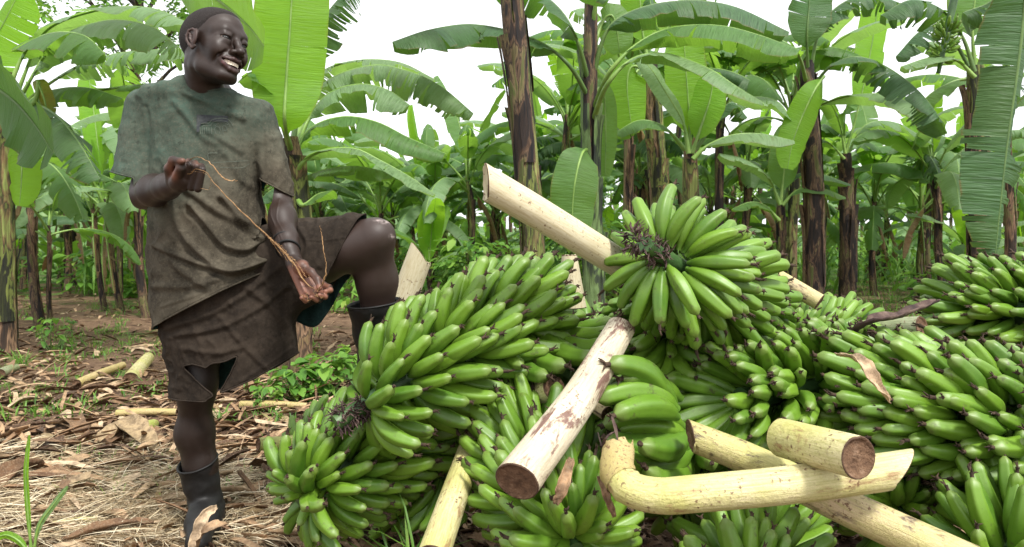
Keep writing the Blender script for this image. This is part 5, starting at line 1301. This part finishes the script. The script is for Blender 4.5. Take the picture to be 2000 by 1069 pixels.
# legs, pelvis and trunk
hipS, knS, anS = p_(395, 590, 2.34), p_(383, 762, 2.31), p_(402, 985, 2.37)
hipR, knR, anR = p_(515, 530, 2.36), p_(729, 466, 2.27), p_(742, 712, 2.40)
def legs(v):
    v.chain([hipS, hipS * .5 + knS * .5, knS * .85 + hipS * .15, knS], [.086, .070, .054, .049], .04)
    v.chain([knS, knS * .62 + anS * .38 + (-.021, .010, 0), knS * .35 + anS * .65 + (-.006, 0, 0), anS], [.049, .052, .043, .034], .05)
    v.ell(knS + (0, -.018, 0), (.034, .030, .038), .02)
    v.chain([hipR, hipR * .5 + knR * .5 + (0, .008, -.012), knR * .82 + hipR * .18 + (0, 0, -.006), knR], [.088, .078, .071, .062], .04)
    v.chain([knR + (0, 0, -.01), knR * .68 + anR * .32 + (.002, .014, 0), knR * .35 + anR * .65, anR], [.059, .062, .051, .038], .035)
    v.ell(knR + (.018, -.012, .012), (.050, .050, .046), .02)
    v.ell(p_(705, 505, 2.28), (.02, .03, .02), .03)
V, Fc = limb([legs], ((hipS[0] - .14, 2.16, anS[2] - .02), (.0 + knR[0] + .12, 2.52, hipS[2] + .32)), .0032)
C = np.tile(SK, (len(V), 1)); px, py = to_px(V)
C *= np.where(px < 500, .62, 1.0)[:, None]; pale_leg = np.clip((px - 560) / 80, 0, 1) * .22; C = C * (1 - pale_leg[:, None]) + np.array((.085, .056, .048)) * pale_leg[:, None]  # shade painted into the standing leg's tone; raised leg mixed slightly paler
for (cx, cy, rx, ry) in ((752, 434, 10, 3.2), (764, 462, 3.5, 4), (738, 431, 7, 2), (768, 464, 3, 2)):
    nn = np.array([nz(a * .25, b * .25, 3) for a, b in zip(px[:], py[:])]) if cx == 752 else nn
    s_ = np.exp(-(((px - cx) / rx) ** 2 + ((py - cy) / ry) ** 2)) * (V[:, 1] < 2.27) * np.clip(.6 + nn * 1.5, 0, 1); C = C * (1 - s_[:, None]) + np.array((.42, .34, .32)) * s_[:, None]
bm_parts.append((V, Fc, C))
def trunkf(v):
    v.chain([p_(404, 200, 2.32), p_(405, 300, 2.32), p_(410, 430, 2.33), p_(425, 560, 2.34)], [.09, .10, .09, .10], .05)
    v.chain([p_(300, 222, 2.32), p_(500, 235, 2.33)], [.05, .05], .04)
V, Fc = limb([trunkf], (np.array(at(250, 640, 2.32)) - (.05, .14, .02), np.array(at(560, 160, 2.32)) + (.05, .16, .05)), .008)
bm_parts.append((V, Fc, np.tile(SK, (len(V), 1))))
off = 0; VV = []; FF = []; CC = []
for V, Fc, C in bm_parts: VV.append(V); FF.append(Fc + off); CC.append(C); off += len(V)
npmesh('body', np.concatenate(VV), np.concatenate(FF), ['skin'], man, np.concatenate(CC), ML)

# ---- clothes
def profile(keys, Yc, axis=2, p=2.35):
    """solid of rings: axis 2 = rings stacked in height, axis 0 = rings along x"""
    ks = []
    for k in keys:
        if axis == 2: a = at(k[1], k[0], k[4] if len(k) > 4 else Yc); b = at(k[2], k[0], k[4] if len(k) > 4 else Yc); ks.append((a.z, (a.x + b.x) / 2, (b.x - a.x) / 2, k[3], a.y))
        else: a = at(k[0], k[1], k[4]); b = at(k[0], k[2], k[4]); ks.append((a.x, (a.z + b.z) / 2, (a.z - b.z) / 2, k[3], a.y))
    ks.sort(); A = np.array(ks)
    def fn(x, y, z):
        s = z if axis == 2 else x; u = x if axis == 2 else z
        c, ha, hb, cy = [np.interp(s, A[:, 0], A[:, i]) for i in (1, 2, 3, 4)]
        q = (np.abs((u - c) / ha) ** p + np.abs((y - cy) / hb) ** p) ** (1 / p)
        d = (q - 1) * np.minimum(ha, hb); e = np.maximum(A[0, 0] - s, s - A[-1, 0])
        return np.maximum(d, e)
    return fn, A
def garment(name, vol, cuts, folds, mats, noise_amp=.004, loc=ML, sm=3, extra=None, thick=.003):
    V, Fc = vol.nets(); V = smooth_mesh(V, Fc, sm, .5); V, Fc = cut(V, Fc, cuts)
    N = normals(V, Fc); px, py = to_px(V); fr = np.clip(-N[:, 1] * 2.5, 0, 1); D = np.zeros(len(V))
    for poly, w_, a in folds: D += a * (seg_ridge(px, py, smoothpoly(poly), w_) - .45 * seg_ridge(px + w_ * .3, py - w_ * 1.3, smoothpoly(poly), w_ * 1.1))
    D *= fr
    D += noise_amp * np.array([nz(p[0] * 9, p[1] * 9, p[2] * 9) + .6 * nz(p[0] * 24, p[1] * 24, p[2] * 16, ) + .35 * nz(p[0] * 60, p[1] * 60, p[2] * 45) for p in V])
    wr_ = np.array([(1 - abs(nz(p[0] * 11 + p[2] * 5, p[1] * 8, p[2] * 9 - p[0] * 6))) ** 4 + .55 * (1 - abs(nz(p[0] * 26 - p[2] * 9, p[1] * 20, p[2] * 19 + p[0] * 8, ))) ** 5 for p in V]); msk = np.array([max(0, min(1, .45 + 1.3 * nz(p[0] * 4, p[1] * 4, p[2] * 4 + 7))) for p in V])
    D += .0078 * (wr_ - .5) * msk
    V = V + N * D[:, None]
    if extra: V, Fc = extra(V, Fc)
    o = npmesh(name, V, Fc, mats, man, None, loc)
    m = o.modifiers.new('thick', 'SOLIDIFY'); m.thickness = thick; m.offset = -1; m.material_offset = 1 if len(mats) > 1 else 0
    return o, V, Fc
sv = Vol(np.array(at(205, 690, 2.3)) - (.03, .24, .02), np.array(at(600, 150, 2.3)) + (.03, .26, .03), .0042)
fn, A = profile([(156, 350, 418, .066, 2.28), (164, 336, 434, .076, 2.28), (171, 305, 448, .084, 2.283), (179, 280, 462, .090, 2.287), (190, 270, 486, .096, 2.29), (206, 267, 512, .102, 2.30), (235, 272, 524, .108, 2.305), (270, 284, 515, .117), (320, 293, 506, .126), (380, 299, 505, .130), (440, 298, 514, .131), (500, 297, 532, .132), (560, 299, 552, .135), (620, 306, 566, .138), (680, 310, 575, .14)], 2.31)
sv.put(fn, (A[:, 1] - A[:, 2]).min() * np.array((1, 0, 0)) + (0, 2.15, A[0, 0]), np.array(((A[:, 1] + A[:, 2]).max(), 2.47, A[-1, 0])), .02, pad=.04)
s1, s2 = p_(284, 208, 2.31), p_(267, 350, 2.265); sv.chain([s1, s1 * .6 + s2 * .4], [.058, .063], .03); sv.chain([s1 * .6 + s2 * .4, s2, s2 + (s2 - s1) * .12], [.063, .069, .070], .010)
s3, s4 = p_(505, 226, 2.32), p_(541, 368, 2.315); sv.chain([s3, s3 * .65 + s4 * .35], [.052, .053], .03); sv.chain([s3 * .65 + s4 * .35, s4, s4 + (s4 - s3) * .12], [.052, .0465, .046], .005)
n1 = (s2 - s1) / np.linalg.norm(s2 - s1)
nkc = p_(405, 172, 2.283); nax = p_(400, 120, 2.27) - p_(404, 200, 2.31); nax /= np.linalg.norm(nax)
def neckcut(P):
    d = P - nkc; ax = d @ nax; rad = d - ax[:, None] * nax
    # crew neck: lower in front and on his left
    c0 = np.array((.013, -.009, 0)); q = np.sqrt(((rad[:, 0] - c0[0]) / 1.0) ** 2 + ((rad[:, 1] - c0[1]) * 1.0) ** 2)
    r_ = .072 - q; return np.where(P[:, 2] > at(400, 225, 2.3).z, r_, -.1)
near1 = lambda P: np.where((P[:, 0] < at(318, 300, 2.26).x) & (P[:, 2] > at(300, 420, 2.3).z), (P - s2) @ n1, -.1)
hem_end = plane_px((222, 336), (305, 357), -1, 2.26)
def cuff1(P):
    sel = (P[:, 0] < at(297, 350, 2.31).x) & (P[:, 2] > at(300, 450, 2.3).z); return np.where(sel, hem_end(P), -.1)
hem_e2 = plane_px((510, 348), (567, 380), -1, 2.31)
def cuff2(P):
    sel = (P[:, 0] > at(512, 370, 2.31).x) & (P[:, 2] > at(500, 450, 2.3).z); return np.where(sel, hem_e2(P), -.1)
hemline = plane_px((315, 629), (548, 512), -1, 2.20)
FO = [([(330, 395), (352, 450), (395, 498), (453, 531), (529, 503)], 8, .017), ([(373, 400), (405, 439), (437, 478), (478, 489), (506, 474)], 7, .017), ([(433, 385), (470, 430), (491, 452), (510, 470)], 7, .014),
      ([(303, 480), (380, 512), (443, 530), (491, 524), (541, 502)], 6, .013), ([(340, 200), (370, 235), (395, 267), (420, 280)], 7, .0055), ([(375, 190), (427, 212), (475, 232)], 7, .0055), ([(360, 182), (405, 198), (450, 205)], 5, .004),
      ([(400, 254), (434, 274), (470, 296)], 7, .005), ([(300, 560), (360, 560), (430, 545), (500, 515)], 7, .007), ([(308, 420), (318, 470), (345, 520), (400, 560)], 8, .011), ([(505, 380), (500, 430), (505, 465)], 5, .008), ([(512, 230), (515, 290), (513, 340)], 5, -.006),
      ([(262, 200), (255, 250), (245, 310)], 6, .004), ([(286, 210), (290, 260), (285, 320)], 5, -.006), ([(545, 260), (548, 310), (540, 350)], 5, .005), ([(315, 600), (400, 570), (470, 535), (540, 500)], 3, .003), ([(340, 340), (380, 380), (440, 420), (500, 440)], 9, .010), ([(440, 300), (470, 350), (505, 370)], 8, .006)]
def knot(V, Fc):
    px, py = to_px(V); N = normals(V, Fc); g = np.exp(-(((px - 502) / 11) ** 2 + ((py - 462) / 10) ** 2)) * (N[:, 1] < -.1); ang = np.arctan2(py - 462, px - 502)
    return V + N * (g * (.010 + .008 * np.sin(ang * 3)))[:, None], Fc
def boxcut(P): return np.where(P[:, 2] < at(400, 640, 2.3).z, .05, -.1)
shirt, SV, SF = garment('t_shirt', sv, [hemline, neckcut, cuff1, cuff2], FO, ['shirt_cloth', 'shirt_inside'], .0035, extra=knot)
# collar rib, hem and cuff seams as thin raised bands along the rims
def rims(V, Fc):
    E_ = {}
    for f_ in Fc.tolist():
        for a, b in zip(f_, f_[1:] + f_[:1]):
            k = (min(a, b), max(a, b)); E_[k] = E_.get(k, 0) + 1
    adj = {}
    for (a, b), n_ in E_.items():
        if n_ == 1: adj.setdefault(a, []).append(b); adj.setdefault(b, []).append(a)
    seen = set(); loops = []
    for s0 in adj:
        if s0 in seen: continue
        lp = [s0]; seen.add(s0)
        while True:
            nx = [q for q in adj[lp[-1]] if q not in seen]
            if not nx: break
            lp.append(nx[0]); seen.add(nx[0])
        if len(lp) > 40: loops.append(lp)
    return loops
def band(name, V, loop, r_, mat, inset=0.0):
    P = V[loop]; k = max(3, 7)
    for _ in range(6): P = (np.roll(P, 1, 0) + P * 2 + np.roll(P, -1, 0)) / 4
    P = P[::2]; mb = MB(); mb.tube([Vector(p) - MAN for p in list(P) + [P[0]]], r_, 6, 0, False); return mb.build(name, [mat], man)
for lp in rims(SV, SF)[:6]: band('hem_seam', SV, lp, .0028, 'shirt_cloth')

# crew-neck rib round the collar
_bv = BVHTree.FromPolygons([tuple(v) for v in SV.tolist()], [tuple(f_) for f_ in SF.tolist()]); ring = []
e1 = np.array((1, 0, 0)) - nax * nax[0]; e1 /= np.linalg.norm(e1); e2 = np.cross(nax, e1)
for k in range(40):
    a = 2 * math.pi * k / 40; q = nkc + np.array((.013, -.009, 0)) + (e1 * math.cos(a) + e2 * math.sin(a)) * .0765; h_ = _bv.ray_cast(Vector(q + nax * .12), Vector(-nax))
    ring.append(h_[0] if h_[0] is not None else (ring[-1] if ring else Vector(q)))
RP = np.array([tuple(v) for v in ring])
for _ in range(3): RP = (np.roll(RP, 1, 0) + RP * 2 + np.roll(RP, -1, 0)) / 4
mb = MB(); rows = []
for k in range(41):
    p = RP[k % 40]; rad = p - nkc; rad -= nax * (rad @ nax); rad /= np.linalg.norm(rad); row = []
    for (o_, u_) in ((.006, -.003), (.003, .0015), (-.002, .0035), (-.007, .0040), (-.010, .0015), (-.0105, -.004)): row.append(Vector(p + rad * o_ + nax * u_) - MAN)
    rows.append(row)
mb.grid(rows); mb.build('collar', ['shirt_cloth'], man)
# shorts
qv = Vol(np.array(at(285, 800, 2.33)) - (.03, .20, .02), np.array(at(725, 400, 2.3)) + (.03, .24, .04), .0042)
fn, A = profile([(470, 320, 520, .11), (520, 312, 545, .118), (570, 310, 562, .122), (620, 316, 570, .124), (660, 322, 576, .120), (700, 329, 582, .114), (740, 334, 585, .108), (780, 337, 580, .104), (800, 337, 570, .104)], 2.33)
qv.put(fn, (-1.2, 2.18, A[0, 0]), (-.4, 2.47, A[-1, 0]), .02, pad=.04)
fn, A = profile([(470, 470, 640, .11, 2.35), (520, 440, 630, .108, 2.35), (560, 432, 615, .104, 2.34), (600, 427, 600, .10, 2.33), (650, 422, 580, .094, 2.31), (710, 416, 555, .088, 2.285), (740, 416, 540, .088, 2.28)], 2.33, 0, 2.2)
qv.put(fn, (A[0, 0], 2.2, at(0, 650, 2.33).z), (A[-1, 0], 2.46, at(0, 410, 2.3).z), .05, pad=.06)
thigh_hem = plane_px((706, 418), (642, 536), 1, 2.24); _b = plane_px((642, 536), (655, 600), 1, 2.24)
def hemR(P): 
    px_, py_ = to_px(P); return np.where(px_ > 590, thigh_hem(P), -.1)
legbot = lambda P: at(0, 775, 2.3).z - P[:, 2]
fl1 = plane_px((424, 771), (500, 738), -1, 2.24); fl2 = plane_px((500, 738), (578, 690), -1, 2.24)
def flap(P): return np.minimum(np.where(P[:, 0] > at(423, 700, 2.3).x, np.maximum(fl1(P), fl2(P)), -.1), 1)
HOLE = [(357, 717), (376, 713), (392, 716), (400, 722), (414, 712), (440, 708), (463, 697), (452, 722), (436, 752), (424, 771), (415, 769), (395, 752)]
def inpoly(px, py, poly):
    r_ = np.zeros(px.shape, bool); n_ = len(poly)
    for i in range(n_):
        x0, y0 = poly[i]; x1, y1 = poly[(i + 1) % n_]; c = ((y0 > py) != (y1 > py)) & (px < (x1 - x0) * (py - y0) / ((y1 - y0) or 1e-9) + x0); r_ ^= c
    return r_
def hole(V, Fc):
    px_, py_ = to_px(V); N = normals(V, Fc); k = inpoly(px_, py_, HOLE) & (V[:, 1] < 2.36)
    V, Fc, _ = clean(V, Fc, ~k); return V, Fc
SFO = [([(330, 640), (420, 610), (500, 560), (550, 520)], 7, .008), ([(345, 655), (430, 640), (510, 600), (560, 560)], 6, .007), ([(480, 560), (530, 600), (570, 660)], 8, .007), ([(430, 620), (480, 680), (520, 720)], 6, .005), ([(580, 440), (600, 480), (580, 540)], 6, .007), ([(620, 430), (612, 470), (595, 520)], 5, .006),
       ([(660, 425), (650, 470), (625, 520)], 5, .005), ([(560, 450), (580, 500), (560, 560)], 7, .007), ([(335, 660), (345, 710), (350, 760)], 6, .006), ([(360, 680), (420, 690), (470, 680)], 6, .005), ([(600, 470), (640, 470), (690, 462)], 1.6, .0022), ([(470, 745), (520, 715), (570, 680)], 3, .003), ([(380, 640), (400, 700)], 6, .004)]
shorts, QV, QF = garment('shorts', qv, [hemR, legbot, flap], SFO, ['shorts_cloth', 'lining_cloth'], .0045, extra=hole)
for lp in rims(QV, QF)[:5]: band('hem_seam', QV, lp, .0026, 'shorts_cloth')
# teal lining of the far shorts leg hanging below the raised thigh
rows = []; top = smoothpoly([(530, 560), (590, 540), (650, 528), (704, 500)], 24); bot = smoothpoly([(545, 618), (570, 624), (612, 640), (640, 612), (652, 590), (672, 555), (707, 508)], 24)
for i in range(25):
    row = []
    for j in range(15):
        u = j / 14; px_ = top[i][0] * (1 - u) + bot[i][0] * u; py_ = top[i][1] * (1 - u) + bot[i][1] * u
        row.append(at(px_, py_, 2.40 + .012 * math.sin(i * .9 + u * 2) + .01 * u - (.05 if i > 18 else 0) * (i - 18) / 6) - MAN)
    rows.append(row)
mb = MB(); mb.grid(rows); o = mb.build('lining', ['lining_cloth'], man); m = o.modifiers.new('thick', 'SOLIDIFY'); m.thickness = .003
# faded print on the chest
bvh = BVHTree.FromPolygons([tuple(v) for v in SV.tolist()], [tuple(f_) for f_ in SF.tolist()])
def onshirt(px_, py_, lift):
    o_ = Vector((0, 0, ZC)); d_ = (at(px_, py_, 2.3) - o_).normalized(); h_ = bvh.ray_cast(o_, d_); return (h_[0] - d_ * lift if h_[0] else at(px_, py_, 2.17)) - MAN
def decal(poly_rows, mat, lift): 
    mb.grid([[onshirt(x_, y_, lift) for x_, y_ in row] for row in poly_rows], 0)
simple('print_dark', [(.35, (.026, .030, .034)), (.6, (.050, .055, .056)), (.75, (.075, .078, .068))], 45, .95)
simple('print_pale', [(.35, (.06, .075, .06)), (.6, (.10, .12, .095))], 60, .95)
mb = MB(); W_ = []
for i in range(15):
    x_ = 384 + i * 4.4; a = i / 14; yb = 232 + (7 if i < 4 else 0) - (0 if i < 5 else 3 * math.sin((i - 5) / 9 * 3.14)) ; yb = 258 if i < 2 else (241 if i < 5 else 236)
    W_.append([(x_, 224 + 3 * a + (yb - 224) * k / 5) for k in range(6)])
decal(W_, 0, .0036); mb.build('faded_print', ['print_dark'], man)
mb = MB()
def stroke(P, wd, lift=.0040):
    P = smoothpoly(P, 12); rw = []
    for i, (x_, y_) in enumerate(P):
        a = P[min(i + 1, 12)]; b = P[max(i - 1, 0)]; dx, dy = a[0] - b[0], a[1] - b[1]; L_ = math.hypot(dx, dy) or 1; rw.append([(x_ - dy / L_ * wd, y_ + dx / L_ * wd), (x_ + dy / L_ * wd, y_ - dx / L_ * wd)])
    decal(rw, 0, lift)
stroke([(392, 262), (391, 242), (408, 241), (414, 234), (432, 231), (447, 234), (455, 246)], .55); stroke([(396, 262), (396, 246), (410, 246), (416, 239), (432, 236), (444, 239), (450, 248)], .45)
for k, x_ in enumerate((399, 403.5, 408, 413)): stroke([(x_, 249), (x_ + .4, 262)], .6)
for k in range(8): a = math.radians(205 + k * 17); stroke([(433 + 15 * math.cos(a), 250 + 12 * math.sin(a)), (433 + 12.5 * math.cos(a), 250 + 9.5 * math.sin(a))], .5)
stroke([(422, 262), (419, 252), (424, 247), (430, 252), (428, 261)], .6); stroke([(436, 262), (435, 247), (441, 247), (443, 254), (437, 255)], .6)
stroke([(407, 312), (407, 300), (425, 299)], .5); stroke([(414, 318), (450, 316), (486, 314)], .35); stroke([(430, 327), (470, 328), (487, 320)], .35)
mb.build('faded_lettering', ['print_pale'], man)

# boots
def boot(label, top, ax, an, heel, toe, R, shaft):
    v = Vol(np.minimum(np.minimum(top, heel), toe) - .13, np.maximum(np.maximum(top, heel), toe) + .12, .004)
    v.chain([top + ax * .03, top, shaft, an], [R * 1.03, R, R * .92, R * .80], .03); v.chain([an, heel], [R * .80, .042], .03)
    mid = heel * .45 + toe * .55 + (0, 0, .022); v.chain([heel, mid, toe], [.042, .043, .038], .035); v.chain([an, mid], [R * .72, .042], .04)
    v.put(lambda x, y, z: (min(heel[2], toe[2]) - .036) - z + 0 * x + 0 * y, v.lo, v.lo + v.n * v.h, .004, 'cutplane' if False else 'sub2') if False else None
    zf = min(heel[2], toe[2]) - .034; X_, Y_, Z_ = [v.lo[i] + v.h * np.arange(v.n[i]) for i in range(3)]; v.D = np.maximum(v.D, (zf - Z_)[None, None, :].astype(np.float32))
    V, Fc = v.nets(); V = smooth_mesh(V, Fc, 2); V, Fc = cut(V, Fc, [lambda P: (P - top) @ ax])
    N = normals(V, Fc); d = np.array([.0030 * nz(p[0] * 9, p[1] * 9, p[2] * 12) + .0012 * nz(p[0] * 40, p[1] * 40, p[2] * 50) for p in V])
    dd = (P_ := V @ np.array((0, 0, 1.))); az = an[2]; d += .0015 * np.exp(-((V[:, 2] - az - .01) / .03) ** 2) * np.sin(V[:, 2] * 150 + V[:, 0] * 40)
    V = V + N * d[:, None]; o = npmesh('boot', V, Fc, ['rubber'], man, None, ML); o['label'] = label
    m = o.modifiers.new('thick', 'SOLIDIFY'); m.thickness = .004; m.offset = -1
    for lp in rims(V, Fc)[:1]:
        P = V[lp]
        for _ in range(4): P = (np.roll(P, 1, 0) + P * 2 + np.roll(P, -1, 0)) / 4
        mb = MB(); mb.tube([Vector(p) - MAN for p in list(P[::2]) + [P[0]]], .0036, 6, 0, False); r0 = mb.build('boot_rim', ['rubber'], o)
    mb = MB(); sole = []   # sole
    fw = toe - heel; fw[2] = 0; Lf = np.linalg.norm(fw); fw /= Lf; sd = np.array((-fw[1], fw[0], 0)); zs = zf + .004
    rows = []
    for zz in (zs, zs - .008, zs - .020):
        row = []
        for k in range(36):
            a = 2 * math.pi * k / 36; c_ = math.cos(a); wd = .046 if c_ > -.2 else .038; row.append(heel + fw * (Lf / 2 + (Lf / 2 + .045) * c_) + sd * wd * math.sin(a) * (1 - .12 * math.cos(2 * a)))
            row[-1] = Vector((row[-1][0], row[-1][1], zz)) - MAN
        rows.append(row)
    mb.grid(rows, 0, True); mb.add(rows[-1], [tuple(range(36))]); mb.add(rows[0], [tuple(reversed(range(36)))]); mb.build('sole', ['rubber'], o)
    return o
up1 = p_(384, 903, 2.33) - p_(394, 960, 2.35); up1 /= np.linalg.norm(up1); ax1 = up1 + np.array((-.10, 0, 0)) * 1.0 + np.array((0, -.1, 0)); ax1 /= np.linalg.norm(ax1)
boot('black rubber boot standing on the straw', p_(385, 903, 2.345), ax1, p_(403, 985, 2.37), np.array((p_(408, 1035, 2.40)[0], 2.40, .058)), np.array((p_(398, 1050, 2.22)[0] - .01, 2.20, .056)), .0555, p_(394, 945, 2.36))
anb = p_(742, 705, 2.40)
boot('black rubber boot raised on the heap', p_(731, 592, 2.335), np.array((-.10, -.10, .98)) / np.linalg.norm((-.10, -.10, .98)), anb, anb + (0, .01, -.075), anb + (.13, -.06, -.080), .0785, p_(737, 650, 2.37))
# bracelets
wa = (wr - el) / np.linalg.norm(wr - el)
for q, (px_, py_, Y_) in enumerate(((557, 473, 2.175), (562, 488, 2.145))):
    c0 = p_(px_, py_, Y_); a = Vector(wa); u = a.orthogonal().normalized(); v_ = a.cross(u); mb = MB()
    mb.tube([Vector(c0) - MAN + (u * math.cos(t_) + v_ * math.sin(t_)) * (.0352 - .0014 * q) + a * .006 * math.sin(t_) for t_ in [2 * math.pi * k / 28 for k in range(29)]], .0036, 8, 0, False)
    mb.build('bracelet', ['rubber'], man)
# fibre strip held between the hands
def fibre(name, P, R, label=None, flat=.45, seed=0):
    rr = random.Random(seed); C = catmull(P, 60); mb = MB(); R_ = [np.interp(i / 60, [k / (len(R) - 1) for k in range(len(R))], R) * (1 + .25 * nz(i * .5, seed)) for i in range(61)]
    C = [p + Vector((nz(i * .35, seed) * .004, nz(i * .35, seed, 5) * .003, nz(i * .35, seed, 9) * .004)) * (0 if i in (0, 60) else 1) for i, p in enumerate(C)]; mb.tube(C, [r_ * (1 + .5 * nz(i * 1.1, seed, 3)) for i, r_ in enumerate(R_)], 6, 0, True, flat * .5); return mb
mb = fibre('f', pts(1.93, (366, 340, 1.95), (395, 332, 1.92), (425, 365, 1.93), (460, 402, 1.96), (500, 440, 2.0), (540, 478, 2.04), (570, 510, 2.06), (600, 555, 2.03), (622, 568, 2.0)), [.0018, .0026, .004, .005, .006, .008, .0095, .006, .002])
m2 = fibre('f', pts(1.93, (363, 318, 1.95), (385, 307, 1.92), (412, 320, 1.90), (430, 342, 1.90), (445, 352, 1.91), (464, 353, 1.93)), [.001, .0024, .0022, .003, .0026, .0008], seed=2); mb.add(m2.v, m2.f)
m2 = fibre('f', pts(2.0, (620, 570, 2.0), (634, 545, 1.99), (637, 515, 2.0), (632, 490, 2.0), (628, 455, 2.02), (624, 442, 2.02)), [.006, .005, .0016, .0022, .0026, .002], seed=4); mb.add(m2.v, m2.f)
m2 = fibre('f', pts(1.93, (372, 335, 1.93), (398, 338, 1.91), (412, 352, 1.91), (408, 370, 1.93), (392, 368, 1.94)), [.0007, .0007, .0007, .0007, .0006], seed=5); mb.add(m2.v, m2.f)
for k in range(6):
    m2 = fibre('f', [at(500 + 14 * k, 440 + 14 * k, 2.0 + .01 * k) , at(525 + 13 * k, 466 + 12 * k, 2.0 + .01 * k) + Vector((.004 * (k % 3 - 1), 0, .006)), at(550 + 12 * k, 500 + 12 * k, 2.03) + Vector((0, 0, .002 * k))], [.0008, .0012, .0006], seed=6 + k); mb.add(m2.v, m2.f)
for k in range(7):
    rr = random.Random(k); q = [at(600 + rr.uniform(-8, 24), 574, 1.99)]
    for _ in range(4): q.append(q[-1] + Vector((rr.uniform(-.008, .008), rr.uniform(-.006, .002), rr.uniform(-.012, .008))))
    m2 = fibre('f', q, [.0007, .0006, .0004], seed=k); mb.add(m2.v, m2.f)
o = mb.build('fibre_strip', ['fibre'], loc=at(480, 430, 1.98)); tag(o, 'twisted brown strip of banana fibre stretched between the hands of the man', 'fibre strip')
# faces must not be collinear with print helpers
